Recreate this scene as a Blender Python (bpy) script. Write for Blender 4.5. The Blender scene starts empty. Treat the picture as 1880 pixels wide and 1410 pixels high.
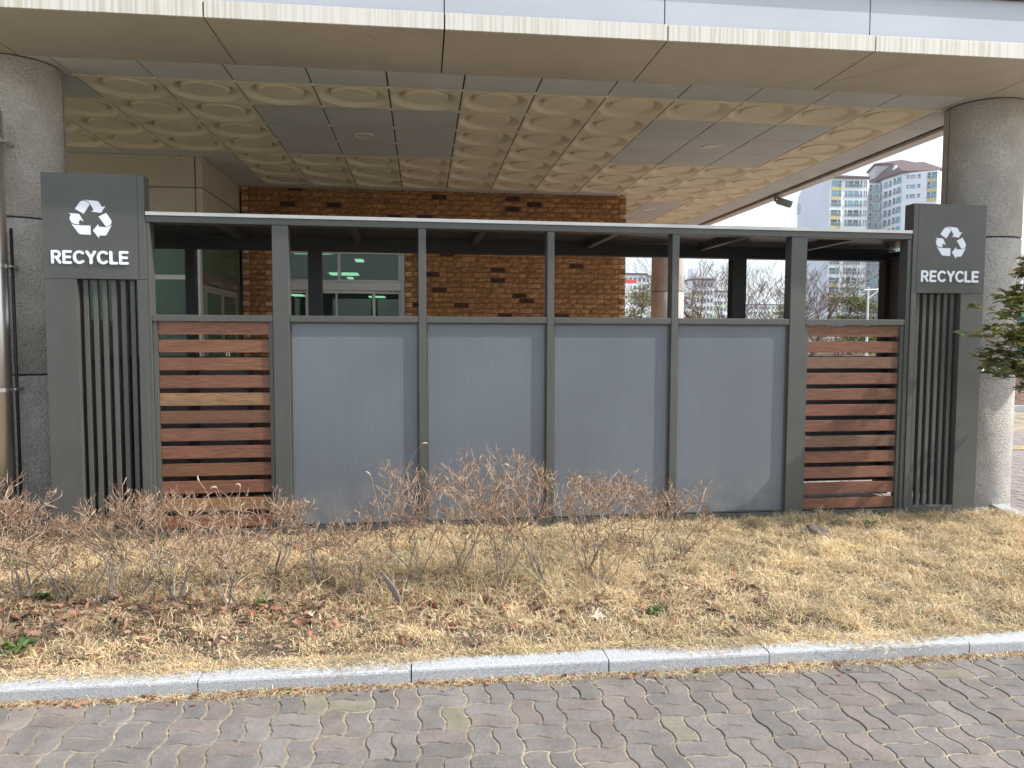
import bpy, math, random
import numpy as np
from mathutils import Vector, Matrix
R = math.radians
sc = bpy.context.scene
COL = sc.collection

# ------------------------------------------------------------------ camera
CAMZ = 1.45
FPX, YAW, PIT, ROLL = 1387.5, .118, -.0631, .0033
_f = Vector((math.sin(YAW)*math.cos(PIT), math.cos(YAW)*math.cos(PIT), math.sin(PIT)))
_r0 = Vector((math.cos(YAW), -math.sin(YAW), 0)); _u0 = _r0.cross(_f)
_r = _r0*math.cos(ROLL)+_u0*math.sin(ROLL); _u = -_r0*math.sin(ROLL)+_u0*math.cos(ROLL)
cam_d = bpy.data.cameras.new('camera'); cam = bpy.data.objects.new('camera', cam_d); COL.objects.link(cam)
cam_d.sensor_width = 36; cam_d.lens = 36*FPX/1880; cam_d.clip_end = 3000; cam_d.clip_start = .05
M3 = Matrix((( _r.x, _u.x, -_f.x), (_r.y, _u.y, -_f.y), (_r.z, _u.z, -_f.z)))
cam.matrix_world = Matrix.Translation((0, 0, CAMZ)) @ M3.to_4x4()
sc.camera = cam
def at(px, py, Y):
    d = _f+(px-940)/FPX*_r-(py-705)/FPX*_u
    return d*(Y/d.y)+Vector((0, 0, CAMZ))
def atz(px, py, z):
    d = _f+(px-940)/FPX*_r-(py-705)/FPX*_u
    return d*((z-CAMZ)/d.z)+Vector((0, 0, CAMZ))

# ------------------------------------------------------------------ world, sun, exposure
SUN_EL = R(43); SX, SY = .965, -.26
w = bpy.data.worlds.new('World'); sc.world = w; w.use_nodes = True
nt = w.node_tree; bg = nt.nodes['Background']
sky = nt.nodes.new('ShaderNodeTexSky'); sky.sky_type = 'NISHITA'; sky.sun_disc = False
sky.sun_elevation = SUN_EL; sky.sun_rotation = math.atan2(SX, SY)
sky.air_density = 1.0; sky.dust_density = 3.0; sky.ozone_density = 1.2; sky.altitude = 50
cl = nt.nodes.new('ShaderNodeMix'); cl.data_type = 'RGBA'; tcw = nt.nodes.new('ShaderNodeTexCoord'); nzw = nt.nodes.new('ShaderNodeTexNoise')
nzw.inputs['Scale'].default_value = 1.6; nzw.inputs['Detail'].default_value = 5; nt.links.new(tcw.outputs['Generated'], nzw.inputs[0])
mrw = nt.nodes.new('ShaderNodeMapRange'); mrw.inputs[1].default_value = .3; mrw.inputs[2].default_value = .7; mrw.inputs[3].default_value = .55; mrw.inputs[4].default_value = .8; nt.links.new(nzw.outputs[0], mrw.inputs[0])
nt.links.new(mrw.outputs[0], cl.inputs[0]); nt.links.new(sky.outputs[0], cl.inputs[6]); cl.inputs[7].default_value = (2.75, 3.05, 3.3, 1)   # thin high cloud veil
nt.links.new(cl.outputs[2], bg.inputs[0]); bg.inputs[1].default_value = .15
ld = bpy.data.lights.new('sun', 'SUN'); ld.energy = 2.2; ld.angle = R(.6); ld.color = (1, .965, .91)
lo = bpy.data.objects.new('sun', ld); COL.objects.link(lo)
sd = Vector((SX*math.cos(SUN_EL), SY*math.cos(SUN_EL), math.sin(SUN_EL)))
lo.rotation_euler = sd.to_track_quat('Z', 'Y').to_euler()
sc.view_settings.view_transform = 'Standard'; sc.view_settings.look = 'None'
sc.view_settings.exposure = 1.36; sc.view_settings.gamma = 1
sc.render.engine = 'CYCLES'
sc.cycles.max_bounces = 8; sc.cycles.diffuse_bounces = 5; sc.cycles.transparent_max_bounces = 16

# ------------------------------------------------------------------ materials
def mat(name, col, rough=.7, metal=0., spec=.5, tone=False, noise=None, bump=None, emit=None, trans=0, extra=None):
    m = bpy.data.materials.new(name); m.use_nodes = True
    t = m.node_tree; N = t.nodes; L = t.links; b = N['Principled BSDF']
    b.inputs['Base Color'].default_value = (*col, 1); b.inputs['Roughness'].default_value = rough
    b.inputs['Metallic'].default_value = metal; b.inputs['Specular IOR Level'].default_value = spec
    cur = None
    tc = N.new('ShaderNodeTexCoord')
    if noise:
        for (scale, amt, det, stretch) in noise:
            mp = N.new('ShaderNodeMapping'); mp.inputs['Scale'].default_value = stretch
            L.new(tc.outputs['Object'], mp.inputs[0])
            n = N.new('ShaderNodeTexNoise'); n.inputs['Scale'].default_value = scale; n.inputs['Detail'].default_value = det
            L.new(mp.outputs[0], n.inputs[0])
            mr = N.new('ShaderNodeMapRange'); mr.inputs[1].default_value = .3; mr.inputs[2].default_value = .7
            mr.inputs[3].default_value = 1-amt; mr.inputs[4].default_value = 1+amt
            L.new(n.outputs[0], mr.inputs[0])
            mx = N.new('ShaderNodeVectorMath'); mx.operation = 'SCALE'
            if cur is None: mx.inputs[0].default_value = col
            else: L.new(cur, mx.inputs[0])
            L.new(mr.outputs[0], mx.inputs['Scale']); cur = mx.outputs[0]
    if tone:
        a = N.new('ShaderNodeAttribute'); a.attribute_name = 'tone'
        mx = N.new('ShaderNodeVectorMath'); mx.operation = 'MULTIPLY'
        if cur is None: mx.inputs[0].default_value = col
        else: L.new(cur, mx.inputs[0])
        L.new(a.outputs['Color'], mx.inputs[1]); cur = mx.outputs[0]
    if cur is not None: L.new(cur, b.inputs['Base Color'])
    if bump:
        last = None
        for (kind, scale, dist, stretch) in bump:
            mp = N.new('ShaderNodeMapping'); mp.inputs['Scale'].default_value = stretch
            L.new(tc.outputs['Object'], mp.inputs[0])
            if kind == 'vor':
                n = N.new('ShaderNodeTexVoronoi'); n.feature = 'SMOOTH_F1'; n.inputs['Scale'].default_value = scale
            else:
                n = N.new('ShaderNodeTexNoise'); n.inputs['Scale'].default_value = scale; n.inputs['Detail'].default_value = 4
            L.new(mp.outputs[0], n.inputs[0])
            bp = N.new('ShaderNodeBump'); bp.inputs['Distance'].default_value = dist; bp.inputs['Strength'].default_value = 1
            L.new(n.outputs[0], bp.inputs['Height'])
            if last: L.new(last, bp.inputs['Normal'])
            last = bp.outputs[0]
        L.new(last, b.inputs['Normal'])
    if emit: b.inputs['Emission Color'].default_value = (*emit[:3], 1); b.inputs['Emission Strength'].default_value = emit[3]
    if trans:
        tr = N.new('ShaderNodeBsdfTranslucent'); ms = N.new('ShaderNodeMixShader'); ms.inputs[0].default_value = trans
        if cur is not None: L.new(cur, tr.inputs[0])
        else: tr.inputs[0].default_value = (*col, 1)
        out = N['Material Output']; L.new(b.outputs[0], ms.inputs[1]); L.new(tr.outputs[0], ms.inputs[2]); L.new(ms.outputs[0], out.inputs[0])
    if extra: extra(m, N, L, b, tc, cur)
    return m
S1 = (1, 1, 1)
MT = {}
MT['metal'] = mat('powder_coated_metal', (.082, .084, .076), .42, noise=[(3, .08, 5, S1), (.7, .08, 2, (1, 1, .3)), (40, .05, 5, (1, 1, .15))], bump=[('noise', 900, .0002, S1)])
MT['metal_shaded'] = mat('shaded_frame_metal', (.022, .022, .022), .5)  # frame metal made near black: the booth's interior shade put into the colour
MT['trim'] = mat('silver_trim', (.62, .61, .58), .35, .3, noise=[(5, .1, 3, S1)])
MT['white'] = mat('white_vinyl', (.80, .84, .92), .4)
MT['white_raised'] = mat('white_acrylic', (.85, .88, .93), .3)
def wood_x(m, N, L, b, tc, cur):
    mp = N.new('ShaderNodeMapping'); mp.inputs['Scale'].default_value = (1.6, 8, 75)
    L.new(tc.outputs['Object'], mp.inputs[0])
    n = N.new('ShaderNodeTexNoise'); n.inputs['Scale'].default_value = 6; n.inputs['Detail'].default_value = 5; n.inputs['Distortion'].default_value = .6
    L.new(mp.outputs[0], n.inputs[0])
    cr = N.new('ShaderNodeValToRGB'); cr.color_ramp.elements[0].position = .38; cr.color_ramp.elements[1].position = .62
    cr.color_ramp.elements[0].color = (.45, .46, .55, 1); cr.color_ramp.elements[1].color = (1.25, 1.15, 1.1, 1)
    L.new(n.outputs[0], cr.inputs[0])
    mx = N.new('ShaderNodeVectorMath'); mx.operation = 'MULTIPLY'; L.new(cur, mx.inputs[0]); L.new(cr.outputs[0], mx.inputs[1])
    L.new(mx.outputs[0], b.inputs['Base Color'])
    bp = N.new('ShaderNodeBump'); bp.inputs['Distance'].default_value = .0008; L.new(n.outputs[0], bp.inputs['Height']); L.new(bp.outputs[0], b.inputs['Normal'])
MT['wood'] = mat('red_brown_wood', (.205, .092, .052), .5, tone=True, noise=[(2, .12, 3, (1, 1, 4))], extra=wood_x)
def poly_x(m, N, L, b, tc, cur):
    sx = N.new('ShaderNodeSeparateXYZ'); L.new(tc.outputs['Object'], sx.inputs[0])
    mu = N.new('ShaderNodeMath'); mu.operation = 'MULTIPLY'; mu.inputs[1].default_value = 2*math.pi/.0105; L.new(sx.outputs[0], mu.inputs[0])
    si = N.new('ShaderNodeMath'); si.operation = 'SINE'; L.new(mu.outputs[0], si.inputs[0])
    mr = N.new('ShaderNodeMapRange'); mr.inputs[1].default_value = -1; mr.inputs[2].default_value = 1; mr.inputs[3].default_value = .9; mr.inputs[4].default_value = 1.1
    L.new(si.outputs[0], mr.inputs[0])
    mx = N.new('ShaderNodeVectorMath'); mx.operation = 'SCALE'; L.new(cur, mx.inputs[0]); L.new(mr.outputs[0], mx.inputs['Scale'])
    dz = N.new('ShaderNodeMapRange'); dz.inputs[1].default_value = .5; dz.inputs[2].default_value = .09; dz.inputs[3].default_value = 0; dz.inputs[4].default_value = 1; L.new(sx.outputs[2], dz.inputs[0])
    dn = N.new('ShaderNodeTexNoise'); dn.inputs['Scale'].default_value = 9; dn.inputs['Detail'].default_value = 6; L.new(tc.outputs['Object'], dn.inputs[0])
    dm = N.new('ShaderNodeMapRange'); dm.inputs[1].default_value = .42; dm.inputs[2].default_value = .7; L.new(dn.outputs[0], dm.inputs[0])
    dd = N.new('ShaderNodeMath'); dd.operation = 'MULTIPLY'; L.new(dz.outputs[0], dd.inputs[0]); L.new(dm.outputs[0], dd.inputs[1])
    d2 = N.new('ShaderNodeMath'); d2.operation = 'MULTIPLY'; d2.inputs[1].default_value = .5; L.new(dd.outputs[0], d2.inputs[0])
    mm = N.new('ShaderNodeMix'); mm.data_type = 'RGBA'; L.new(d2.outputs[0], mm.inputs[0]); L.new(mx.outputs[0], mm.inputs[6]); mm.inputs[7].default_value = (.30, .26, .20, 1)   # soil splash at the foot
    L.new(mm.outputs[2], b.inputs['Base Color'])
    bp = N.new('ShaderNodeBump'); bp.inputs['Distance'].default_value = .00025; L.new(si.outputs[0], bp.inputs['Height']); L.new(bp.outputs[0], b.inputs['Normal'])
MT['poly'] = mat('fluted_polycarbonate', (.135, .153, .176), .33, spec=.6, noise=[(1.1, .10, 4, S1), (6, .02, 4, (3, 1, .5))], extra=poly_x)
MT['polyroof'] = mat('roof_polycarbonate', (.10, .088, .084), .18, spec=.9, noise=[(1.3, .1, 2, S1)], extra=poly_x)
MT['black'] = mat('shadow_gap', (.012, .012, .012), .8)
def col_x(m, N, L, b, tc, cur):
    v = N.new('ShaderNodeTexNoise'); v.inputs['Scale'].default_value = 130; v.inputs['Detail'].default_value = 3; L.new(tc.outputs['Object'], v.inputs[0])
    cr = N.new('ShaderNodeValToRGB'); cr.color_ramp.elements[0].position = .35; cr.color_ramp.elements[1].position = .42
    cr.color_ramp.elements[0].color = (.55, .5, .47, 1); cr.color_ramp.elements[1].color = (1, 1, 1, 1)
    L.new(v.outputs[0], cr.inputs[0])
    mx = N.new('ShaderNodeVectorMath'); mx.operation = 'MULTIPLY'; L.new(cur, mx.inputs[0]); L.new(cr.outputs[0], mx.inputs[1])
    L.new(mx.outputs[0], b.inputs['Base Color'])
MT['stucco'] = mat('sprayed_stone', (.56, .53, .485), .9, noise=[(1.1, .2, 4, S1), (6, .08, 4, S1), (60, .12, 3, S1)], bump=[('noise', 60, .022, (1, 1, 1.4)), ('noise', 160, .004, S1)], extra=col_x)
MT['seam'] = mat('dark_joint', (.03, .03, .045), .7)
MT['concrete'] = mat('concrete', (.3, .29, .27), .9, noise=[(6, .15, 5, S1)], bump=[('noise', 40, .003, S1)])
MT['soffit'] = mat('soffit_panel', (.51, .465, .385), .55, noise=[(.8, .1, 4, S1), (5, .05, 4, S1)], bump=[('noise', 300, .0005, S1)])
MT['beam'] = mat('side_beam_panel', (.66, .63, .57), .6, noise=[(1.5, .06, 3, S1)])
def streak_x(m, N, L, b, tc, cur):
    mp = N.new('ShaderNodeMapping'); mp.inputs['Scale'].default_value = (45, 1, .8); L.new(tc.outputs['Object'], mp.inputs[0])
    n = N.new('ShaderNodeTexNoise'); n.inputs['Scale'].default_value = 1; n.inputs['Detail'].default_value = 3; L.new(mp.outputs[0], n.inputs[0])
    mp2 = N.new('ShaderNodeMapping'); mp2.inputs['Scale'].default_value = (.55, .5, .1); L.new(tc.outputs['Object'], mp2.inputs[0])
    n2 = N.new('ShaderNodeTexNoise'); n2.inputs['Scale'].default_value = 1; L.new(mp2.outputs[0], n2.inputs[0])
    cr = N.new('ShaderNodeValToRGB'); cr.color_ramp.elements[0].position = .44; cr.color_ramp.elements[1].position = .6
    cr.color_ramp.elements[0].color = (1, 1, 1, 1); cr.color_ramp.elements[1].color = (.80, .76, .68, 1); L.new(n.outputs[0], cr.inputs[0])
    mr = N.new('ShaderNodeMapRange'); mr.inputs[1].default_value = .3; mr.inputs[2].default_value = .55; L.new(n2.outputs[0], mr.inputs[0])
    mm = N.new('ShaderNodeMix'); mm.data_type = 'RGBA'; L.new(mr.outputs[0], mm.inputs[0]); mm.inputs[6].default_value = (1, 1, 1, 1); L.new(cr.outputs[0], mm.inputs[7])
    mx = N.new('ShaderNodeVectorMath'); mx.operation = 'MULTIPLY'; mx.inputs[0].default_value = b.inputs['Base Color'].default_value[:3]; L.new(mm.outputs[2], mx.inputs[1])
    L.new(mx.outputs[0], b.inputs['Base Color'])
MT['lip'] = mat('stained_fascia', (.70, .68, .62), .5, extra=streak_x)
MT['fascia'] = mat('grey_white_panel', (.50, .53, .58), .35, noise=[(.9, .06, 2, (1, 1, 3))])
MT['coping'] = mat('coping', (.12, .11, .11), .5)
MT['dish'] = mat('cream_ceiling_tile', (.80, .725, .53), .75, noise=[(1.2, .06, 3, S1), (8, .03, 4, S1)])
MT['gtile'] = mat('grey_ceiling_tile', (.60, .605, .565), .8, noise=[(2, .06, 4, S1)])
MT['brick'] = mat('split_face_brick', (.35, .185, .078), .85, tone=True, noise=[(30, .25, 4, S1)], bump=[('noise', 60, .006, S1)])
MT['mortar'] = mat('brown_mortar', (.24, .095, .033), .9, noise=[(40, .15, 3, S1)])
MT['beige'] = mat('beige_cladding', (.44, .38, .28), .55, noise=[(.8, .07, 3, S1)])
MT['alu'] = mat('window_aluminium', (.62, .60, .56), .4, .1)
MT['doorframe'] = mat('door_frame', (.28, .25, .21), .45)
MT['bronze'] = mat('brown_door_frame', (.12, .085, .06), .45)
def glass(name, tint, op, rough=.02):
    m = bpy.data.materials.new(name); m.use_nodes = True; t = m.node_tree; N = t.nodes; L = t.links
    N.remove(N['Principled BSDF']); out = N['Material Output']
    g = N.new('ShaderNodeBsdfGlossy'); g.inputs['Roughness'].default_value = rough; g.inputs[0].default_value = (.9, 1, .95, 1)
    tr = N.new('ShaderNodeBsdfTransparent'); tr.inputs[0].default_value = (*tint, 1)
    df = N.new('ShaderNodeBsdfDiffuse'); df.inputs[0].default_value = (tint[0]*.2, tint[1]*.2, tint[2]*.2, 1)
    m0 = N.new('ShaderNodeMixShader'); m0.inputs[0].default_value = op; L.new(tr.outputs[0], m0.inputs[1]); L.new(df.outputs[0], m0.inputs[2])
    fr = N.new('ShaderNodeFresnel'); fr.inputs[0].default_value = 1.5
    m1 = N.new('ShaderNodeMixShader'); L.new(fr.outputs[0], m1.inputs[0]); L.new(m0.outputs[0], m1.inputs[1]); L.new(g.outputs[0], m1.inputs[2])
    L.new(m1.outputs[0], out.inputs[0]); return m
MT['glass'] = glass('green_glass', (.34, .50, .40), .35)
def frost_x(m, N, L, b, tc, cur):
    n = N.new('ShaderNodeTexNoise'); n.inputs['Scale'].default_value = 5; n.inputs['Detail'].default_value = 6; n.inputs['Distortion'].default_value = 3
    L.new(tc.outputs['Object'], n.inputs[0])
    cr = N.new('ShaderNodeValToRGB'); e = cr.color_ramp.elements; e[0].position = .47; e[1].position = .5; e.new(.53)
    c0 = b.inputs['Base Color'].default_value[:3]
    e[0].color = (*c0, 1); e[1].color = (c0[0]*1.7, c0[1]*1.5, c0[2]*1.6, 1); e[2].color = (*c0, 1)
    L.new(n.outputs[0], cr.inputs[0]); L.new(cr.outputs[0], b.inputs['Base Color'])
MT['darkglass'] = mat('filmed_green_glass', (.042, .10, .05), .25, spec=.5, extra=frost_x)
MT['steel'] = mat('stainless_steel', (.70, .68, .64), .32, .9, noise=[(3, .06, 3, (1, 1, .2))], bump=[('noise', 14, .002, (1, 1, .3))])
MT['lamp'] = mat('lamp_diffuser', (.9, .95, .95), .5, emit=(.9, 1, .95, 2.6))
MT['bulb'] = mat('downlight_lens', (.75, .72, .66), .4)
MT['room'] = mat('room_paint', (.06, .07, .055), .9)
MT['granite'] = mat('granite', (.40, .41, .425), .8, noise=[(220, .34, 2, S1), (90, .14, 3, S1), (2, .05, 3, S1)], bump=[('noise', 120, .0015, S1)])
MT['paver'] = mat('concrete_paver', (.168, .152, .139), .88, tone=True, noise=[(9, .16, 5, S1), (70, .12, 3, S1)], bump=[('noise', 120, .0018, S1), ('noise', 25, .002, S1)])
MT['sand'] = mat('joint_sand', (.29, .24, .165), .95, noise=[(40, .3, 4, S1), (2.2, .4, 3, S1)], bump=[('noise', 90, .004, S1)])
MT['soil'] = mat('soil', (.10, .073, .048), .95, noise=[(6, .3, 5, S1), (50, .35, 4, S1)], bump=[('noise', 30, .02, S1)])
MT['ground'] = mat('ground_mat', (.17, .15, .125), .95, noise=[(.5, .2, 5, S1), (4, .15, 4, S1)])
MT['litterg'] = mat('bank_soil', (.14, .085, .055), .95, noise=[(2, .35, 5, S1), (12, .4, 4, S1)], bump=[('noise', 10, .05, S1)])
MT['grass'] = mat('dry_grass', (.72, .58, .36), .75, tone=True, trans=.25)
MT['leaf'] = mat('dead_leaf', (.27, .185, .13), .7, tone=True, trans=.15)
MT['twig'] = mat('azalea_bark', (.21, .18, .148), .8, tone=True, noise=[(30, .2, 3, S1)])
MT['bud'] = mat('red_bud', (.19, .075, .05), .6)
MT['foxtail'] = mat('foxtail_straw', (.66, .56, .38), .8, trans=.3)
MT['greenleaf'] = mat('glossy_leaf', (.13, .15, .045), .38, spec=.5, tone=True, trans=.3)
MT['weed'] = mat('weed_green', (.07, .13, .035), .6, tone=True, trans=.2)
MT['rock'] = mat('grey_rock', (.125, .10, .08), .9, noise=[(9, .3, 5, S1)], bump=[('noise', 18, .02, S1)])
MT['bark'] = mat('bark', (.12, .09, .07), .9, noise=[(8, .2, 4, (1, 1, .3))])
MT['twigfar'] = mat('bare_twigs', (.19, .145, .125), .9)
MT['pine'] = mat('pine_needles', (.085, .105, .04), .8, tone=True)
MT['brush'] = mat('tan_brush', (.25, .19, .125), .9, tone=True)
MT['twall'] = mat('white_render', (.80, .82, .85), .8, noise=[(.15, .04, 3, S1)])
MT['tgrey'] = mat('grey_render', (.50, .49, .49), .8)
MT['tblue'] = mat('pale_blue_render', (.72, .75, .82), .8, noise=[(.08, .05, 3, S1)])
MT['troof'] = mat('brown_shingle', (.10, .055, .05), .8, noise=[(.6, .1, 3, S1)])
MT['tyellow'] = mat('yellow_panel', (.66, .50, .16), .7)
MT['tglass'] = mat('balcony_glass', (.12, .30, .36), .15, spec=.8, tone=True)
MT['tframe'] = mat('white_frame', (.74, .76, .78), .5)
MT['trail'] = mat('railing', (.42, .47, .47), .5)
MT['red'] = mat('red_sign', (.72, .08, .08), .6)
MT['limegreen'] = mat('lime_paint', (.22, .55, .1), .6)
MT['teal'] = mat('teal_sheet', (.06, .22, .17), .6)
MT['yline'] = mat('yellow_paint', (.36, .28, .13), .9, noise=[(12, .25, 4, S1)])
MT['camgrey'] = mat('camera_housing', (.18, .17, .15), .5)
MT['dark'] = mat('dark_plastic', (.02, .02, .02), .4)
MT['letter'] = mat('grey_lettering', (.30, .32, .40), .8)

# ------------------------------------------------------------------ mesh helpers
class MB:
    def __init__(s): s.v = []; s.f = []; s.m = []; s.c = []
    def add(s, vs, fs, mi=0, tone=None):
        o = len(s.v); s.v.extend([tuple(v) for v in vs])
        s.f.extend([tuple(i+o for i in f) for f in fs]); s.m.extend([mi]*len(fs))
        t = tone if tone is not None else (1, 1, 1)
        s.c.extend([t]*len(vs))
    def box(s, x0, x1, y0, y1, z0, z1, mi=0, tone=None):
        s.add([(x0, y0, z0), (x1, y0, z0), (x1, y1, z0), (x0, y1, z0), (x0, y0, z1), (x1, y0, z1), (x1, y1, z1), (x0, y1, z1)],
              [(0, 3, 2, 1), (4, 5, 6, 7), (0, 1, 5, 4), (1, 2, 6, 5), (2, 3, 7, 6), (3, 0, 4, 7)], mi, tone)
    def obox(s, p0, p1, wid, hei, mi=0, tone=None, up=Vector((0, 0, 1))):
        p0 = Vector(p0); p1 = Vector(p1); d = (p1-p0).normalized(); a = d.cross(up)
        if a.length < 1e-4: a = Vector((1, 0, 0))
        a.normalize(); b = a.cross(d).normalized(); vs = []
        for p in (p0, p1):
            for sa, sb in ((-1, -1), (1, -1), (1, 1), (-1, 1)): vs.append(p+a*wid/2*sa+b*hei/2*sb)
        s.add(vs, [(0, 3, 2, 1), (4, 5, 6, 7), (0, 1, 5, 4), (1, 2, 6, 5), (2, 3, 7, 6), (3, 0, 4, 7)], mi, tone)
    def tube(s, pts, rad, n=6, mi=0, tone=None, cap=True):
        pts = [Vector(p) for p in pts]; vs = []; fs = []
        if not hasattr(rad, '__len__'): rad = [rad]*len(pts)
        ref = Vector((.31, .17, .93))
        for i, p in enumerate(pts):
            d = (pts[min(i+1, len(pts)-1)]-pts[max(i-1, 0)])
            if d.length < 1e-9: d = Vector((0, 0, 1))
            d.normalize(); a = d.cross(ref)
            if a.length < 1e-3: a = d.cross(Vector((1, 0, 0)))
            a.normalize(); b = d.cross(a)
            for k in range(n):
                t = 2*math.pi*k/n; vs.append(p+(a*math.cos(t)+b*math.sin(t))*rad[i])
        for i in range(len(pts)-1):
            for k in range(n):
                k2 = (k+1) % n; fs.append((i*n+k, i*n+k2, (i+1)*n+k2, (i+1)*n+k))
        if cap: fs.append(tuple(range(n-1, -1, -1))); fs.append(tuple((len(pts)-1)*n+k for k in range(n)))
        s.add(vs, fs, mi, tone)
    def prism(s, poly, z0, z1, mi=0, tone=None):   # poly in xy
        n = len(poly); vs = [(p[0], p[1], z0) for p in poly]+[(p[0], p[1], z1) for p in poly]
        s.add(vs, [tuple(range(n-1, -1, -1)), tuple(range(n, 2*n))]+[(i, (i+1) % n, (i+1) % n+n, i+n) for i in range(n)], mi, tone)
    def xprism(s, poly, y0, y1, mi=0, tone=None):   # poly in xz, counter-clockwise seen from -y
        n = len(poly); vs = [(p[0], y0, p[1]) for p in poly]+[(p[0], y1, p[1]) for p in poly]
        s.add(vs, [tuple(range(n)), tuple(range(2*n-1, n-1, -1))]+[((i+1) % n, i, i+n, (i+1) % n+n) for i in range(n)], mi, tone)
    def build(s, name, mats, parent=None, smooth=False):
        me = bpy.data.meshes.new(name); me.from_pydata(s.v, [], s.f)
        if not isinstance(mats, (list, tuple)): mats = [mats]
        for m in mats: me.materials.append(m)
        if len(mats) > 1: me.polygons.foreach_set('material_index', s.m)
        if any(c != (1, 1, 1) for c in s.c) or any('tone' == n.attribute_name for m in mats for n in m.node_tree.nodes if n.type == 'ATTRIBUTE'):
            a = me.color_attributes.new('tone', 'FLOAT_COLOR', 'POINT')
            arr = np.ones((len(s.v), 4), np.float32); arr[:, :3] = np.array(s.c, np.float32); a.data.foreach_set('color', arr.ravel())
        if smooth: me.polygons.foreach_set('use_smooth', [True]*len(s.f))
        me.update(); o = bpy.data.objects.new(name, me); COL.objects.link(o)
        if parent: o.parent = parent
        return o
def tag(o, label=None, cat=None, group=None, kind=None):
    if label: o['label'] = label
    if cat: o['category'] = cat
    if group: o['group'] = group
    if kind: o['kind'] = kind
    return o
def empty(name, loc=(0, 0, 0), rz=0):
    o = bpy.data.objects.new(name, None); COL.objects.link(o); o.location = loc; o.rotation_euler = (0, 0, rz); o.empty_display_size = .2
    return o
def bevel(o, w=.003, seg=2):
    m = o.modifiers.new('bevel', 'BEVEL'); m.width = w; m.segments = seg; m.limit_method = 'ANGLE'; m.angle_limit = R(40); return o
rnd = random.Random(7)
U = rnd.uniform

# ------------------------------------------------------------------ ground, pavements, kerb
b = MB(); b.add([(-900, -60, -.11), (900, -60, -.11), (900, 1500, -.11), (-900, 1500, -.11)], [(0, 1, 2, 3)])
tag(b.build('ground', MT['ground']), kind='structure')
def bedx(y): return 4.76+.35*(y-5.43)
def gz(x, y):
    t = min(max((y-3.35)/2.1, 0), 1)
    return -.012+.045*t+.014*math.sin(x*3.1+y*2)*math.sin(y*4.3-x)+.008*math.sin(x*9+2)*math.sin(y*11)
def pavers(name, x0, x1, y0, y1, tonef, skip=None, seed=1, c=.19):
    r = random.Random(seed); bb = MB(); A = .0105; g = .0038; N = 8
    nx = int((x1-x0)/c); ny = int((y1-y0)/c)
    def wv(t): q = 2.6*math.sin(2*math.pi*t); return A*max(-1, min(1, q))
    for i in range(nx):
        for j in range(ny):
            X = x0+i*c; Y = y0+j*c
            if skip and skip(X+c/2, Y+c/2): continue
            for h in (0, 1):
                pts = []
                if (i+j) % 2 == 0:   # split along x (two upright pavers)
                    a0, a1, c0, c1 = h*.5, h*.5+.5, 0, 1
                else: a0, a1, c0, c1 = 0, 1, h*.5, h*.5+.5
                nu = N if a1-a0 > .6 else N//2; nv = N if c1-c0 > .6 else N//2
                for k in range(nu): u = a0+(a1-a0)*k/nu; pts.append((u*c, c0*c+wv(u)))
                for k in range(nv): v = c0+(c1-c0)*k/nv; pts.append((a1*c+wv(v), v*c))
                for k in range(nu): u = a1-(a1-a0)*k/nu; pts.append((u*c, c1*c+wv(u)))
                for k in range(nv): v = c1-(c1-c0)*k/nv; pts.append((a0*c+wv(v), v*c))
                cx = sum(p[0] for p in pts)/len(pts); cy = sum(p[1] for p in pts)/len(pts); hw = (a1-a0)*c/2; hh = (c1-c0)*c/2
                def ins(d): return [(cx+(p[0]-cx)*(hw-d)/hw, cy+(p[1]-cy)*(hh-d)/hh) for p in pts]
                dz = r.gauss(0, .0010); tx = r.gauss(0, .003); ty = r.gauss(0, .003)
                vs = []
                for (d, z) in ((g, -.02), (g, -.004), (g+.003, 0)):
                    for p in ins(d): vs.append((X+p[0], Y+p[1], -.06+dz+z+(p[0]-cx)*tx+(p[1]-cy)*ty))
                n = len(pts); fs = [(q*n+k, q*n+(k+1) % n, (q+1)*n+(k+1) % n, (q+1)*n+k) for q in (0, 1) for k in range(n)]
                fs.append(tuple(2*n+k for k in range(n)))
                bb.add(vs, fs, 0, tonef(r, X, Y))
    return tag(bb.build(name, MT['paver']), kind='structure')
def tone_front(r, x, y):
    q = r.random(); v = r.gauss(1, .075)
    if q < .03: return (1.12*v, 1.1*v, .9*v)
    if q < .036: return (.95*v, 1.08*v, 1.0*v)
    if q < .3: return (1.06*v, .97*v, .95*v)
    return (v, v*.99, v)
def tone_back(r, x, y):
    v = r.gauss(1.6, .12); return (1.04*v, .96*v, .97*v)
pavers('front_pavement', -4.2, 7.2, .165, 3.2051, tone_front, seed=3)
pavers('side_pavement', -3.6, 9.6, 5.75, 14.0, tone_back, skip=lambda x, y: (x < -2.4 and y > 8.9) or (x < 3 and y > 10.7) or (y < 5.7), seed=5)
pavers('side_pavement', 4.2, 7.4, 3.2, 5.75, tone_back, skip=lambda x, y: x < bedx(y)+.22, seed=6)
b = MB(); b.box(-30, 30, -8, 3.235, -.2, -.0646); b.box(-30, 30, 5.58, 14.1, -.2, -.068); b.box(3.9, 30, 3.235, 5.58, -.2, -.0685)
tag(b.build('joint_sand', MT['sand']), kind='structure')
b = MB()
for (px, py, L_) in ((1870, 822, 1.6),):
    p = atz(px, py, -.055); b.box(p.x-.25, p.x+3, p.y-.09*L_, p.y+.09*L_, -.0575, -.0525)
tag(b.build('road_marking', MT['yline']), kind='structure')
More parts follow.
